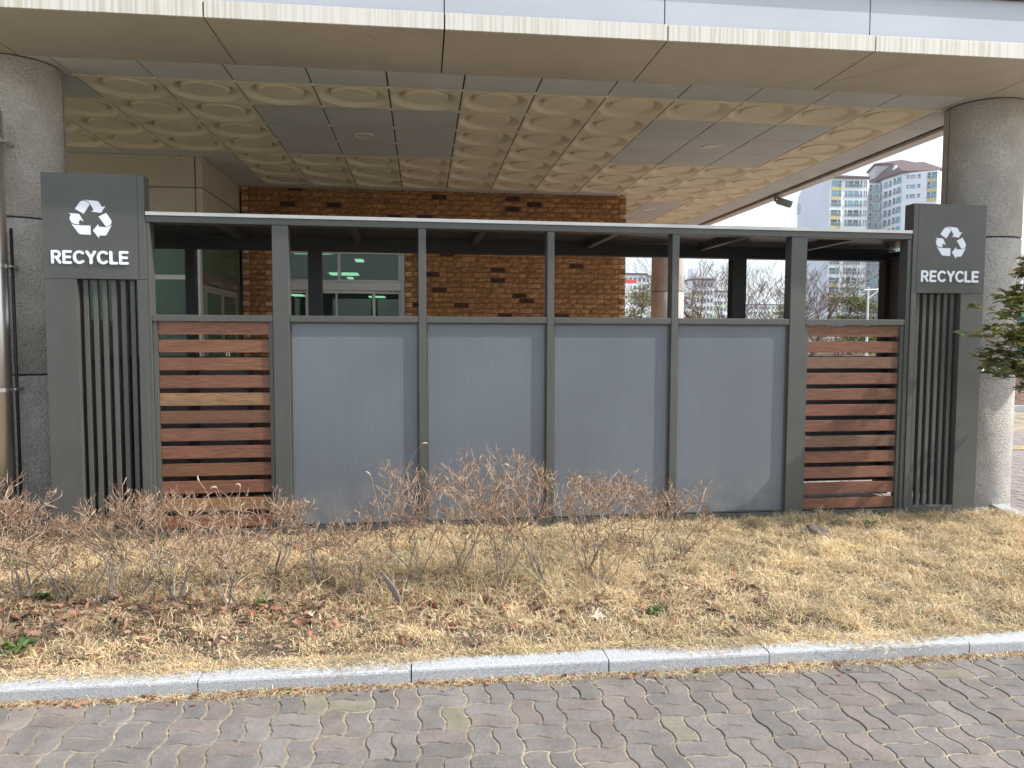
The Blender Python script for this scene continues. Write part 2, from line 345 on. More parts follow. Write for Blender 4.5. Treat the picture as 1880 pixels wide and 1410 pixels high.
# front kerb of granite blocks
js = [-5.55, -4.6, -3.68, -2.78, -1.86, -.947, -.054, .826, 1.582, 2.584, 3.55, 4.02]
b = MB()
def kerbblock(bb, x0, x1, y0, y1, z1):
    e = .006; n = 6; prof = [(y0, -.12), (y0, z1-.012), (y0+.003, z1-.004), (y0+.011, z1), (y1, z1), (y1, -.12)]
    vs = [(x0+e/2, y, z) for y, z in prof]+[(x1-e/2, y, z) for y, z in prof]
    bb.add(vs, [tuple(range(n-1, -1, -1)), tuple(range(n, 2*n))]+[(i, (i+1) % n, (i+1) % n+n, i+n) for i in range(n)])
for k in range(len(js)-1): kerbblock(b, js[k], js[k+1], 3.235+U(-.003, .003), 3.39, U(-.002, .002))
kerb = tag(b.build('kerb', MT['granite']), kind='structure')
b = MB(); p0 = Vector((bedx(3.39)+.05, 3.39, -.045)); p1 = Vector((bedx(5.95), 5.95, -.045)); n = 3
for k in range(n):
    q0 = p0.lerp(p1, k/n); q1 = p0.lerp(p1, (k+1)/n-.003); b.obox(q0, q1, .13, .13)
tag(bevel(b.build('side_kerb', MT['granite']), .006), kind='structure')
# planting bed soil
b = MB(); nx, ny = 110, 34; vs = []; fs = []
for j in range(ny+1):
    for i in range(nx+1):
        y = 3.385+j*(5.60-3.385)/ny; x = -6+i*(min(bedx(y)-.06, 5)+6)/nx; vs.append((x, y, gz(x, y)))
for j in range(ny):
    for i in range(nx): a = j*(nx+1)+i; fs.append((a, a+1, a+nx+2, a+nx+1))
b.add(vs, fs); tag(b.build('planting_bed', MT['soil'], smooth=True), kind='structure')
# far kerb and leaf strewn bank beyond the car park
b = MB(); b.box(8.4, 46, 14.12, 14.27, -.1, .06); b.box(-20, 8.4, 30, 30.15, -.1, .06)
tag(b.build('far_kerb', MT['granite']), kind='structure')
b = MB(); vs = []; fs = []; nx, ny = 50, 26
for j in range(ny+1):
    for i in range(nx+1):
        x = 8.4+i*1.2; y = 14.27+j*1.2; t = min(j/4, 1); vs.append((x, y, .03+.55*t+.1*math.sin(x*.9)*math.sin(y*.7)*t))
for j in range(ny):
    for i in range(nx): a = j*(nx+1)+i; fs.append((a, a+1, a+nx+2, a+nx+1))
b.add(vs, fs); tag(b.build('leafy_bank', MT['litterg'], smooth=True), kind='structure')

# ------------------------------------------------------------------ canopy building
CZ = 3.45
can = tag(empty('canopy', (1.2, 5.1, 0)), 'wide flat entrance canopy with cream dished ceiling tiles over the booth', 'canopy')
can_off = Vector((1.2, 5.1, 0))
def cpart(bb, name, m, smooth=False, parent=None):
    o = bb.build(name, m, parent or can, smooth)
    if parent is None: o.matrix_parent_inverse = Matrix.Translation(-can_off)
    return o
GX0, GY0, GS, GT = -2.665, 6.314, .6, .5946
def is_dish(i, j):
    if i >= 12 or j < 0: return False
    if j == 0: return i >= 0
    if j <= 3: return i in (-2, -1, 0, 1, 5, 6, 7, 11) or i < -4
    if j <= 6: return i >= 1
    if j == 7: return i >= 9
    if i == 10 and 8 <= j <= 10: return False
    return True
b = MB(); b2 = MB()
prof = [(.290, 0), (.284, .0012), (.270, .008), (.250, .022), (.230, .040), (.212, .055), (.199, .061), (.191, .061), (.188, .016), (.185, .0115), (.181, .0115), (.179, .014), (.172, .0145)]
SG = 36
for j in range(-1, 13):
    y0 = GY0+j*GT; y1 = y0+GT
    if j == -1: y0 = 5.945
    for i in range(-8, 13):
        x0 = GX0+i*GS; x1 = x0+GS
        if i == 12: x1 = 4.90
        if x1 < -2.5 and y0 > 9.0: continue
        if x1 < 2.8 and y0 > 10.75: continue
        g = .0065; xa, xb, ya, yb = x0+g, x1-g, y0+.005, y1-.005
        if is_dish(i, j):
            cx, cy = (x0+x1)/2, (y0+y1)/2; vs = []; fs = []
            for k in range(SG):
                t = 2*math.pi*(k+.5)/SG; c_, s_ = math.cos(t), math.sin(t); q = max(abs(c_), abs(s_))
                vs.append((cx+c_/q*(xb-xa)/2, cy+s_/q*(yb-ya)/2, CZ))
            for (r_, h) in prof:
                for k in range(SG):
                    t = 2*math.pi*(k+.5)/SG; vs.append((cx+r_*math.cos(t), cy+r_*math.sin(t)*.985, CZ+h))
            for q in range(len(prof)):
                for k in range(SG): k2 = (k+1) % SG; fs.append((q*SG+k, (q+1)*SG+k, (q+1)*SG+k2, q*SG+k2))
            fs.append(tuple(len(prof)*SG+k for k in range(SG-1, -1, -1)))
            # corners and rims
            b.add(vs, fs)
            for sx_ in (-1, 1):
                for sy_ in (-1, 1):
                    C = (cx+sx_*(xb-xa)/2, cy+sy_*(yb-ya)/2, CZ); th = math.atan2(sy_, sx_)
                    cand = sorted(range(SG), key=lambda k: (vs[k][0]-C[0])**2+(vs[k][1]-C[1])**2)[:2]
                    if vs[cand[0]][:2] != C[:2]:
                        b.add([C, vs[cand[0]], vs[cand[1]]], [(0, 1, 2)])
            for (p, q) in (((xa, ya), (xb, ya)), ((xb, ya), (xb, yb)), ((xb, yb), (xa, yb)), ((xa, yb), (xa, ya))):
                b.add([(*p, CZ), (*q, CZ), (*q, CZ+.012), (*p, CZ+.012)], [(0, 1, 2, 3)])
        else: b2.box(xa, xb, ya, yb, CZ+.001, CZ+.013)
        b2.box(0, 0, 0, 0, 0, 0) if False else None
cpart(b, 'dished_tiles', MT['dish']); cpart(b2, 'plain_tiles', MT['gtile'])
b = MB()
for j in range(0, 13):      # small clips at the tile corners
    for i in range(-7, 13):
        x = GX0+i*GS; y = GY0+j*GT
        if (x < -2.5 and y > 9) or (x < 2.9 and y > 10.6): continue
        b.tube([(x, y, CZ-.006), (x, y, CZ+.004)], [.016, .02], 10)
cpart(b, 'tile_clips', MT['dish'])
b = MB(); b.box(-7.5, 4.93, 5.94, 14.4, 3.535, 3.60); cpart(b, 'ceiling_backing', MT['black'])
b = MB(); b.box(-9.5, 5.07, 5.26, 14.6, 3.603, 3.93); b.box(5.07, 7.6, 5.26, 5.93, 3.603, 3.93); cpart(b, 'roof_slab', MT['concrete'])
jx = [-8.9, -7.38, -5.87, -4.37, -2.87, -1.363, .152, 1.658, 3.158, 4.66, 6.16, 7.6]
b = MB(); bl = MB(); bf = MB()
for k in range(len(jx)-1):
    b.box(jx[k]+.005, jx[k+1]-.005, 5.112, 5.938, CZ, CZ+.03)
    bl.box(jx[k]+.005, jx[k+1]-.005, 5.09, 5.109, CZ-.001, 3.556)
    bf.box(jx[k]+.004, jx[k+1]-.004, 5.17, 5.20, 3.5565, 3.884)
for i, o in ((b, 'soffit_panels'), (bl, 'fascia_lip'), (bf, 'fascia_panels')):
    bevel(cpart(i, o, {'soffit_panels': MT['soffit'], 'fascia_lip': MT['lip'], 'fascia_panels': MT['fascia']}[o]), .002)
b = MB(); b.box(-8.9, 7.6, 5.115, 5.93, 3.484, 3.552); b.box(-8.9, 7.6, 5.205, 5.259, 3.60, 3.88); b.box(-8.9, 7.6, 5.1105, 5.169, 3.50, 3.553); cpart(b, 'joint_backing', MT['black'])
b = MB(); b.box(-8.9, 7.6, 5.13, 5.30, 3.8865, 3.96); cpart(b, 'coping', MT['coping'])
b = MB(); ys = [5.94+k*1.46 for k in range(7)]
for k in range(6): b.box(4.945, 5.075, ys[k]+.004, ys[k+1]-.004, 3.425, 3.455); b.box(5.05, 5.075, ys[k]+.004, ys[k+1]-.004, 3.456, 3.93)
cpart(b, 'side_beam', MT['beam'])
# cracks in the soffit paint
b = MB()
for path in ([(1500, 160), (1530, 149), (1560, 143), (1590, 138), (1625, 128), (1650, 124), (1680, 110), (1708, 103)], [(1545, 147), (1562, 141), (1590, 133), (1618, 129)], [(1425, 158), (1445, 152), (1470, 149), (1495, 144)], [(735, 112), (752, 121), (768, 126), (785, 132)], [(671, 61), (682, 66), (692, 74)]):
    P = [atz(x, y, CZ-.0008) for x, y in path]; P = [p for p in P if p.y < 5.93]
    Q = []
    for a, c in zip(P[:-1], P[1:]):
        for t in (0, .33, .66): q = a.lerp(c, t); q += Vector((U(-.006, .006), U(-.006, .006), 0)); Q.append(q)
    Q.append(P[-1])
    for a, c in zip(Q[:-1], Q[1:]):
        d = (c-a).normalized(); s_ = Vector((-d.y, d.x, 0))*.0016; b.add([a-s_, c-s_, c+s_, a+s_], [(0, 3, 2, 1)])
cpart(b, 'cracked_paint', MT['seam'])
# ceiling downlights
for (x, y, lab) in ((-.568, 7.83, 'round recessed downlight in grey tiles, nearer the brown booth and left of the two'), (3.034, 7.794, 'round recessed downlight in grey tiles nearest the open right side of the canopy'), (3.548, 11.69, 'small recessed downlight beyond the end of the brick wall, farthest from the camera')):
    e = tag(empty('downlight', (x, y, CZ)), lab, 'ceiling light', 'recessed ceiling lights')
    b = MB(); n = 32; rr = [.105, .102, .09, .085]; zz = [0, -.008, -.010, -.002]; vs = []; fs = []
    for r_, z_ in zip(rr, zz):
        for k in range(n): vs.append((r_*math.cos(2*math.pi*k/n), r_*math.sin(2*math.pi*k/n), z_))
    for q in range(3):
        for k in range(n): fs.append((q*n+k, (q+1)*n+k, (q+1)*n+(k+1) % n, q*n+(k+1) % n))
    b.add(vs, fs); b.build('trim_ring', MT['bulb'], e, True)
    b = MB(); b.add([(.086*math.cos(2*math.pi*k/n), .086*math.sin(2*math.pi*k/n), -.0025) for k in range(n)], [tuple(range(n-1, -1, -1))]); b.build('lens', MT['bulb'], e)
# security camera on the canopy edge
e = tag(empty('security_camera', (4.93, 10.25, 3.425)), 'small grey bullet security camera fixed under the canopy edge', 'security camera')
b = MB(); b.tube([(0, 0, 0), (0, 0, -.012)], .05, 16); b.tube([(0, 0, -.01), (0, 0, -.07)], .016, 10); b.tube([(0, 0, -.065), (.05, -.01, -.075)], .014, 10); b.build('bracket', MT['camgrey'], e)
b = MB(); b.obox((.03, 0, -.06), (.21, -.05, -.125), .085, .075); b.obox((.03, 0, -.017), (.235, -.055, -.09), .095, .006); bevel(b.build('housing', MT['camgrey'], e), .006)
b = MB(); b.tube([(.20, -.047, -.121), (.217, -.052, -.128)], .03, 16); b.build('lens', MT['dark'], e)

# ------------------------------------------------------------------ columns
def column(x, y, r, ang, label, joints=(1.155, 2.3)):
    e = tag(empty('column', (x, y, 0)), label, 'column', 'round stone-sprayed columns carrying the canopy')
    b = MB(); zs = [-.03]+list(joints)+[CZ-.001]; n = 72
    for k in range(len(zs)-1):
        z0 = zs[k]+(.007 if k else .03); z1 = zs[k+1]-.007
        pr = [(r-.006, z0), (r, z0+.006), (r, z1-.006), (r-.006, z1)]; vs = []; fs = []
        nz = len(pr)
        gap = .0045/r
        for i in range(n+1):
            t = ang+gap+(2*math.pi-2*gap)*i/n
            for (rr, zz) in pr: vs.append((rr*math.cos(t), rr*math.sin(t), zz))
        for i in range(n):
            for q in range(nz-1): a = i*nz+q; fs.append((a, a+nz, a+nz+1, a+1))
        b.add(vs, fs)
    b.build('shaft', MT['stucco'], e, True)
    b = MB(); b.tube([(0, 0, -.03), (0, 0, CZ-.002)], r-.009, 48); b.build('joint_core', MT['seam'], e, True)
    b = MB(); b.tube([(0, 0, -.12), (0, 0, -.002)], r+.004, 48); b.build('base', MT['concrete'], e, True)
    return e
column(-3.015, 6.2, .31, R(6), 'thick round stone-sprayed column beside the steel drainpipe, behind the first sign pillar')
column(4.882, 6.2, .31, R(175), 'pale sunlit round column behind the second sign pillar and the evergreen branches')
column(4.63, 14.0, .305, R(180), 'distant round column seen through the booth beyond the brick wall corner')
# steel drain pipe
e = tag(empty('drainpipe', (-2.96, 5.74, 0)), 'shiny stainless steel drainpipe strapped to the round stone column', 'drainpipe')
b = MB(); b.tube([(0, 0, .02), (0, 0, 3.0)], .062, 28); b.build('pipe', MT['steel'], e, True)
for z in (.27, 1.06, 1.93, 2.80):
    b = MB(); b.tube([(0, 0, z-.014), (0, 0, z+.014)], .0665, 28, cap=False); b.tube([(.05, .0, z), (.085, .02, z)], .006, 8); b.tube([(.08, .0, z), (.08, .04, z)], .009, 8); b.box(.03, .06, .03, .16, z-.012, z+.012)
    b.build('strap', MT['steel'], e, True)
b = MB(); b.tube([(0, 0, -.06), (0, 0, .02)], .075, 20); b.build('shoe', MT['concrete'], e, True)
b = MB(); b.tube([(.075, .04, .1), (.075, .04, 2.2)], .011, 8); b.build('cable_conduit', MT['dark'], e, True)

# ------------------------------------------------------------------ brick wall with window
bw = tag(empty('brick_building', (0, 10.69, 0)), 'yellow-brown split-face brick wall with scattered dark bricks under the canopy', 'building')
WX0, WX1, WZ0, WZ1 = -2.03, -.236, .95, 2.672
BX0, BX1 = -2.42, 2.905
b = MB(); bm = MB()
C_H = .0712; B_W = .205
r = random.Random(21)
nr = int(CZ/C_H)
for row in range(nr+1):
    z0 = row*C_H; z1 = min(z0+C_H-.012, CZ-.003)
    if z1-z0 < .02: continue
    x = BX0-(B_W/2 if row % 2 else 0)
    while x < BX1:
        xa = max(x, BX0); xb = min(x+B_W-.012, BX1); x += B_W
        segs = [(xa, xb)]
        if z1 > WZ0-.01 and z0 < WZ1+.01:
            if xb > WX0 and xa < WX1: segs = [s_ for s_ in ((xa, min(xb, WX0-.004)), (max(xa, WX1+.004), xb)) if s_[1]-s_[0] > .015]
        if row % 2 == 0:
            s2 = []
            for (a, c) in segs:
                hit = None
                for E0, sgn in ((BX0, 1), (BX1, -1))+(((WX0-.004, -1), (WX1+.004, 1)) if (z1 > WZ0-.01 and z0 < WZ1+.01) else ()):
                    lo, hi = (E0, E0+.09) if sgn > 0 else (E0-.09, E0)
                    if c > lo-.012 and a < hi+.012: hit = (lo, hi)
                if hit is None: s2.append((a, c)); continue
                lo, hi = hit
                if a < lo-.012: s2.append((a, min(c, lo-.012)))
                if c > hi+.012: s2.append((max(a, hi+.012), c))
                if a <= (lo+hi)/2 < c+.013: s2.append((lo, hi, 1))
            segs = s2
        for sg in segs:
            a, c = sg[:2]
            if c-a < .02: continue
            q = r.random(); v = r.gauss(1, .08)
            half = (c-a) < .15
            tone = (v, v*r.gauss(1, .03), v*r.gauss(1, .05))
            if q < .045 and not half: tone = (.16, .13, .16)
            edge = len(sg) == 3
            if edge: tone = (1.7, 2.1, 3.0)
            nxs = 4 if c-a > .1 else 2; nzs = 2; vs = []; fs = []
            dk = tone[0] < .3
            for jz in range(nzs+1):
                for ix in range(nxs+1):
                    bd = ix in (0, nxs) or jz in (0, nzs)
                    dep = .004 if bd else (.004 if dk else r.uniform(.006, .032)) if not edge else .014
                    vs.append((a+(c-a)*(ix+(0 if bd else r.uniform(-.3, .3)))/nxs, -dep, z0+(z1-z0)*jz/nzs+(0 if bd else r.uniform(-.008, .008))))
            for jz in range(nzs):
                for ix in range(nxs): q0 = jz*(nxs+1)+ix; fs.append((q0, q0+1, q0+nxs+2, q0+nxs+1))
            b.add(vs, fs, 0, tone)
            for q_ in range(len(vs)): f_ = r.uniform(.6, 1.5); b.c[-1-q_] = (tone[0]*f_, tone[1]*f_*.97, tone[2]*f_*.93)
            b.add([(a, -.004, z0), (c, -.004, z0), (c, -.004, z1), (a, -.004, z1), (a, .006, z0), (c, .006, z0), (c, .006, z1), (a, .006, z1)],
                  [(0, 4, 5, 1), (1, 5, 6, 2), (2, 6, 7, 3), (3, 7, 4, 0)], 0, tone)
b.build('brick_facing', MT['brick'], bw)
bm = MB(); Y0, Y1 = .0035, .25
bm.box(BX0, WX0, Y0, Y1, -.1, CZ-.004); bm.box(WX1, BX1-.002, Y0, Y1, -.1, CZ-.004); bm.box(WX0, WX1, Y0, Y1, -.1, WZ0); bm.box(WX0, WX1, Y0, Y1, WZ1, CZ-.004)
bm.box(2.65, BX1-.002, .25, 9, -.1, CZ-.004)
bm.build('wall_core', MT['mortar'], bw)
# room behind the window, with its lamps
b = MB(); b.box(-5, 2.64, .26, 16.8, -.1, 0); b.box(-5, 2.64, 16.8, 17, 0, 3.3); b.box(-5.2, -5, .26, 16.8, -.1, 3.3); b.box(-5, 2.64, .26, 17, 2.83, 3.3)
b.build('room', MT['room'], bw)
lampY = 10.69
for (x0, x1, y, dy) in ((-2.1, -1.48, 12.83, .16), (-1.2, -1.06, 14.1, .16), (-2.02, -1.41, 17.2, .25), (-1.75, -1.63, 18.4, .2), (-1.85, -1.3, 27.2, .5), (-4.4, -4.0, 26.5, .5)):
    b = MB(); b.box(x0, x1, y-lampY-dy, y-lampY+dy, 2.80, 2.828); b.build('room_lamp', MT['lamp'], bw)
wn = MB()
def frame(bb, x0, x1, z0, z1, t, y0, y1):
    bb.box(x0, x1, y0, y1, z1-t, z1); bb.box(x0, x1, y0, y1, z0, z0+t); bb.box(x0, x0+t, y0, y1, z0+t, z1-t); bb.box(x1-t, x1, y0, y1, z0+t, z1-t)
frame(wn, WX0+.004, WX1-.004, WZ0+.004, WZ1-.004, .05, .03, .13)
wn.box(WX0+.055, WX1-.055, .025, .132, 2.075, 2.185)
wo = wn.build('window', MT['alu'], bw); bevel(wo, .004)
def sash(x0, x1, z0, z1, y0, mull=None):
    s_ = MB(); frame(s_, x0, x1, z0, z1, .038, y0, y0+.03)
    if mull: s_.box(mull-.012, mull+.012, y0+.002, y0+.028, z0+.038, z1-.038)
    o = s_.build('sash', MT['alu'], wo); bevel(o, .003)
    g_ = MB(); g_.box(x0+.036, x1-.036, y0+.012, y0+.018, z0+.036, z1-.036); g_.build('pane', MT['glass'], wo)
sash(-1.16, -.29, 2.187, 2.618, .04); sash(-1.978, -1.115, 2.187, 2.618, .085)
sash(-1.6, -.65, 1.005, 2.073, .04, -1.18); sash(-.70, -.29, 1.005, 2.073, .085); sash(-1.978, -1.56, 1.005, 2.073, .086)
# ------------------------------------------------------------------ beige wing and glass entrance
wg = tag(empty('entrance_wing', (-2.44, 8.95, 0)), 'beige clad entrance wing with filmed green glass and double doors', 'building')
def wpart(bb, name, m, parent=None):
    o = bb.build(name, m, parent or wg)
    if parent is None: o.matrix_parent_inverse = Matrix.Translation((2.44, -8.95, 0))
    return o
b = MB(); JN = .012
for (xa, xb) in ((-8, -6.3), (-6.288, -4.4), (-4.388, -2.527), (-2.515, -2.44)):
    for (za, zb) in ((2.60, 3.094), (3.106, 3.449)): b.box(xa, xb, 8.95, 8.99, za, zb)
for (ya, yb) in ((8.992, 10.68),):
    for (za, zb) in ((2.60, 3.094), (3.106, 3.449)): b.box(-2.48, -2.44, ya, yb, za, zb)
bevel(wpart(b, 'cladding', MT['beige']), .003)
b = MB(); b.box(-8, -2.49, 9.0, 10.6, 2.61, 3.44); b.box(-8, -2.452, 8.962, 10.67, 3.09, 3.11); wpart(b, 'cladding_backing', MT['coping'])
b = MB(); b.box(-7.95, -2.60, 8.99, 9.02, .1, 2.595); wpart(b, 'glass_front', MT['darkglass'])
b = MB()
for x in (-7.9, -6.6, -5.3, -4.0): b.box(x, x+.06, 8.955, 9.03, 0, 2.598)
b.box(-2.605, -2.49, 8.951, 9.05, 0, 2.598)
for (xa, xb) in ((-7.84, -6.6), (-6.54, -5.3), (-5.24, -4.0), (-3.94, -2.605)):
    b.box(xa, xb, 8.965, 9.025, 2.075, 2.13); b.box(xa, xb, 8.965, 9.025, 0, .1)
bevel(wpart(b, 'mullions', MT['alu']), .004)
b = MB(); b.box(-2.50, -2.47, 9.06, 10.55, 2.17, 2.58); wpart(b, 'transom_glass', MT['darkglass'])
b = MB(); b.box(-2.52, -2.455, 9.05, 10.60, 2.03, 2.165); b.box(-2.52, -2.455, 10.56, 10.68, 0, 2.598); b.box(-2.52, -2.455, 9.052, 10.56, 2.582, 2.598); wpart(b, 'door_surround', MT['bronze'])
for (ya, yb, hy) in ((9.06, 9.80, 9.74), (9.81, 10.555, 9.87)):
    b = MB(); b.box(-2.50, -2.46, ya, yb, 1.94, 2.025); b.box(-2.50, -2.46, ya, yb, .02, .13); b.box(-2.50, -2.46, ya, ya+.05, .13, 1.94); b.box(-2.50, -2.46, yb-.05, yb, .13, 1.94)
    d = wpart(b, 'door', MT['doorframe'])
    g_ = MB(); g_.box(-2.485, -2.475, ya+.05, yb-.05, .13, 1.94); o = g_.build('door_glass', MT['darkglass'], d)
    g_ = MB(); g_.tube([(-2.42, hy, .8), (-2.42, hy, 1.3)], .014, 10); g_.tube([(-2.46, hy, .85), (-2.42, hy, .85)], .009, 8); g_.tube([(-2.46, hy, 1.25), (-2.42, hy, 1.25)], .009, 8); g_.build('handle', MT['steel'], d)
    g_ = MB(); g_.box(-2.455, -2.40, (ya+yb)/2-.13, (ya+yb)/2+.13, 2.035, 2.085); g_.obox((-2.42, (ya+yb)/2, 2.04), (-2.40, (ya+yb)/2+.14, 2.02), .02, .012); g_.build('door_closer', MT['camgrey'], d)

# ------------------------------------------------------------------ recycling booth
BT = .022
booth = tag(empty('recycling_booth', (0, 5.478, 0), BT), 'dark grey metal recycling booth with RECYCLE sign pillars, wooden slats and fluted panels', 'recycling booth')
MID0, MID1 = 1.545, 1.590; TOP0, TOP1 = 2.215, 2.268; PD = .10
GZB = -.02
# posts
for (xa, xb, zt) in ((-1.036, -.925, TOP0), (-.026, .028, TOP0), (.910, .962, TOP0), (1.860, 1.914, TOP0), (2.808, 2.936, TOP0), (-1.868, -1.838, TOP0), (3.775, 3.808, TOP0)):
    b = MB(); b.box(xa, xb, 0, PD, GZB, zt-.001); bevel(b.build('post', MT['metal'], booth), .003)
b = MB(); b.box(-1.862, 3.806, -.004, PD, TOP0, TOP1); bevel(b.build('top_beam', MT['metal'], booth), .003)
b = MB(); b.box(-1.858, 3.802, -.012, PD+.02, TOP1+.001, TOP1+.016); b.box(-1.858, 3.802, -.015, -.0125, TOP1-.008, TOP1+.016); bevel(b.build('roof_trim', MT['trim'], booth), .002)
bays = [(-1.836, -1.038), (-.923, -.028), (.030, .908), (.964, 1.858), (1.916, 2.806), (2.938, 3.773)]
for i, (xa, xb) in enumerate(bays):
    b = MB(); b.box(xa, xb, .002, .07, MID0, MID1); bevel(b.build('mid_rail', MT['metal'], booth), .003)
    b = MB(); b.box(xa, xb, -.006, .08, .0, .083); b.box(xa, xb, -.008, .0, .083, .091)
    bevel(b.build('bottom_rail', MT['metal'], booth), .002)
    if i in (0, 5):
        b = MB(); r = random.Random(i+2)
        jb = MB(); jb.box(xa+.001, xa+.028, .012, .06, .092, MID0-.001); jb.box(xb-.028, xb-.001, .012, .06, .092, MID0-.001); jb.build('jamb', MT['metal'], booth)
        zt = 1.542
        for k in range(12):
            z1 = zt-.1238*k; z0 = z1-.0855 if k < 11 else z1-.082
            v = r.gauss(1, .07); tone = (v, v*r.gauss(1, .04), v*r.gauss(1, .06))
            if i == 0 and k in (4, 10): tone = (1.35, 1.75, 1.5)
            if i == 5 and k in (2, 7): tone = (.9, 1.15, 1.2)
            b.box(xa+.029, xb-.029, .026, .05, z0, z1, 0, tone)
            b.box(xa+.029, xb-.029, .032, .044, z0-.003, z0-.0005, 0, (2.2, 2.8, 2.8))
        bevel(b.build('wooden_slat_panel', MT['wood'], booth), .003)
    else:
        b = MB(); b.box(xa+.006, xb-.006, .034, .044, .095, MID0-.012); b.build('polycarbonate_panel', MT['poly'], booth)
        b = MB(); frame(b, xa, xb, .0915, MID0-.0005, .012, .026, .055); b.build('panel_bead', MT['metal'], booth)
# roof: rafters, sheet, rear beam and posts, ties
b = MB(); b.box(-2.46, 4.47, .102, 1.28, 2.288, 2.298); b.build('roof_sheet', MT['polyroof'], booth)
for x in (-1.45, -.51, .47, 1.50, 2.56, 3.5):
    b = MB(); b.obox((x, PD+.001, 2.262), (x, 1.199, 2.262), .05, .05); bevel(b.build('rafter', MT['metal'], booth), .002)
b = MB(); b.box(-2.50, 4.50, 1.2, 1.3, 2.175, 2.285); b.build('rear_beam', MT['metal_shaded'], booth)
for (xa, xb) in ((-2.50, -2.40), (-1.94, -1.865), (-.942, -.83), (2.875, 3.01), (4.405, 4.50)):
    b = MB(); b.box(xa, xb, 1.2, 1.3, -.06, 2.174); b.build('rear_post', MT['metal_shaded'], booth)
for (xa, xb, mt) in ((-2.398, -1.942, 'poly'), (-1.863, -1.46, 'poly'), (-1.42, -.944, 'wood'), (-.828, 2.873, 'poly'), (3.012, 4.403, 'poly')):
    b = MB(); b.box(xa, xb, 1.215, 1.285, 1.22, 1.27); b.box(xa, xb, 1.215, 1.285, .075, .12); b.build('rear_rail', MT['metal_shaded'], booth)
    b = MB()
    if mt == 'wood':
        x = xa+.005
        while x < xb-.04: b.box(x, min(x+.088, xb-.003), 1.24, 1.26, .125, 1.215, 0, (.75, .6, .55)); x += .094
        b.build('rear_wood_panel', MT['wood'], booth)
    else: b.box(xa+.002, xb-.002, 1.245, 1.255, .1215, 1.2185); b.build('rear_polycarbonate', MT['polyroof'], booth)
b = MB(); b.box(-1.459, -1.421, 1.21, 1.29, .07, 1.27); b.build('rear_mullion', MT['metal_shaded'], booth)
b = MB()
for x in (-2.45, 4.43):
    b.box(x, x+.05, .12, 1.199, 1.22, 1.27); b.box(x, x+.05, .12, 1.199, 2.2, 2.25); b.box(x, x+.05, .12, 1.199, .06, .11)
b.build('end_rails', MT['metal_shaded'], booth)
for x, za, zb in ((-2.43, .111, 1.219), (4.452, .111, 1.219), (-2.43, 1.271, 1.56), (4.452, 1.271, 2.199)):
    b = MB(); b.box(x, x+.01, .12, 1.199, za, zb); b.build('end_panel', MT['polyroof'], booth)
# recycling symbol traced as outline polygons in the sign plane (u right, v up, unit = symbol width)
SYM = [
 [(430, 237), (516, 288), (578, 188), (572, 176), (558, 163), (538, 152), (515, 148), (495, 154), (480, 166)],
 [(520, 139), (655, 150), (668, 158), (675, 168), (702, 213), (735, 200), (690, 273), (590, 262), (618, 245), (585, 187), (577, 172), (563, 156), (545, 146)],
 [(663, 313), (741, 272), (785, 343), (791, 360), (789, 380), (778, 398), (760, 411), (736, 419)],
 [(793, 400), (739, 502), (726, 512), (664, 513), (661, 541), (602, 461), (658, 394), (660, 419), (735, 424), (762, 418), (780, 408)],
 [(385, 387), (398, 398), (415, 405), (440, 408), (580, 411), (580, 508), (472, 503), (460, 495)],
 [(367, 283), (470, 290), (496, 338), (513, 369), (482, 352), (470, 362), (463, 376), (470, 398), (442, 399), (415, 393), (394, 380), (380, 360), (374, 335), (380, 315), (391, 303)]]
SYM = [[((x-580)/425, (340-y)/425) for x, y in pl] for pl in SYM]
def arc(cx, cy, rx, ry, a0, a1, n=14): return [(cx+rx*math.cos(R(a0+(a1-a0)*k/n)), cy+ry*math.sin(R(a0+(a1-a0)*k/n))) for k in range(n+1)]
GL = {'R': ([[(0, 0), (0, 1)], [(0, 1), (.34, 1)]+arc(.36, .74, .24, .26, 90, -90)+[(0, .48)], [(.3, .48), (.62, 0)]], .66),
      'E': ([[(.56, 0), (0, 0), (0, 1), (.56, 1)], [(0, .51), (.5, .51)]], .58),
      'C': ([arc(.42, .5, .42, .5, 48, 312, 22)], .76),
      'Y': ([[(0, 1), (.33, .46), (.66, 1)], [(.33, .46), (.33, 0)]], .66),
      'L': ([[(0, 1), (0, 0), (.5, 0)]], .52)}
def lettering(parent, xc, zc, width, h, y):
    order = 'RECYCLE'; gap = .30; tot = sum(GL[c][1] for c in order)+gap*(len(order)-1); sx_ = width/(tot+.2)
    bb = MB(); x = -tot/2; rad = .0088; cnt = 0
    for ch in order:
        for st in GL[ch][0]:
            pts = [(xc+(x+px)*sx_, zc+(pz-.5)*h) for px, pz in st]
            for a, c in zip(pts[:-1], pts[1:]):
                d = Vector((c[0]-a[0], c[1]-a[1])).normalized()*rad; nx_, nz_ = -d.y, d.x
                cnt += 1; bb.xprism([(a[0]-nx_, a[1]-nz_), (c[0]-nx_, c[1]-nz_), (c[0]+nx_, c[1]+nz_), (a[0]+nx_, a[1]+nz_)], y-.003-.00004*cnt, y)
            for q in pts:
                cnt += 1; bb.xprism([(q[0]+rad*math.cos(2*math.pi*k/16), q[1]+rad*math.sin(2*math.pi*k/16)) for k in range(16)], y-.003-.00004*cnt, y)
        x += GL[ch][1]+gap
    return bb.build('lettering', MT['white_raised'], parent)
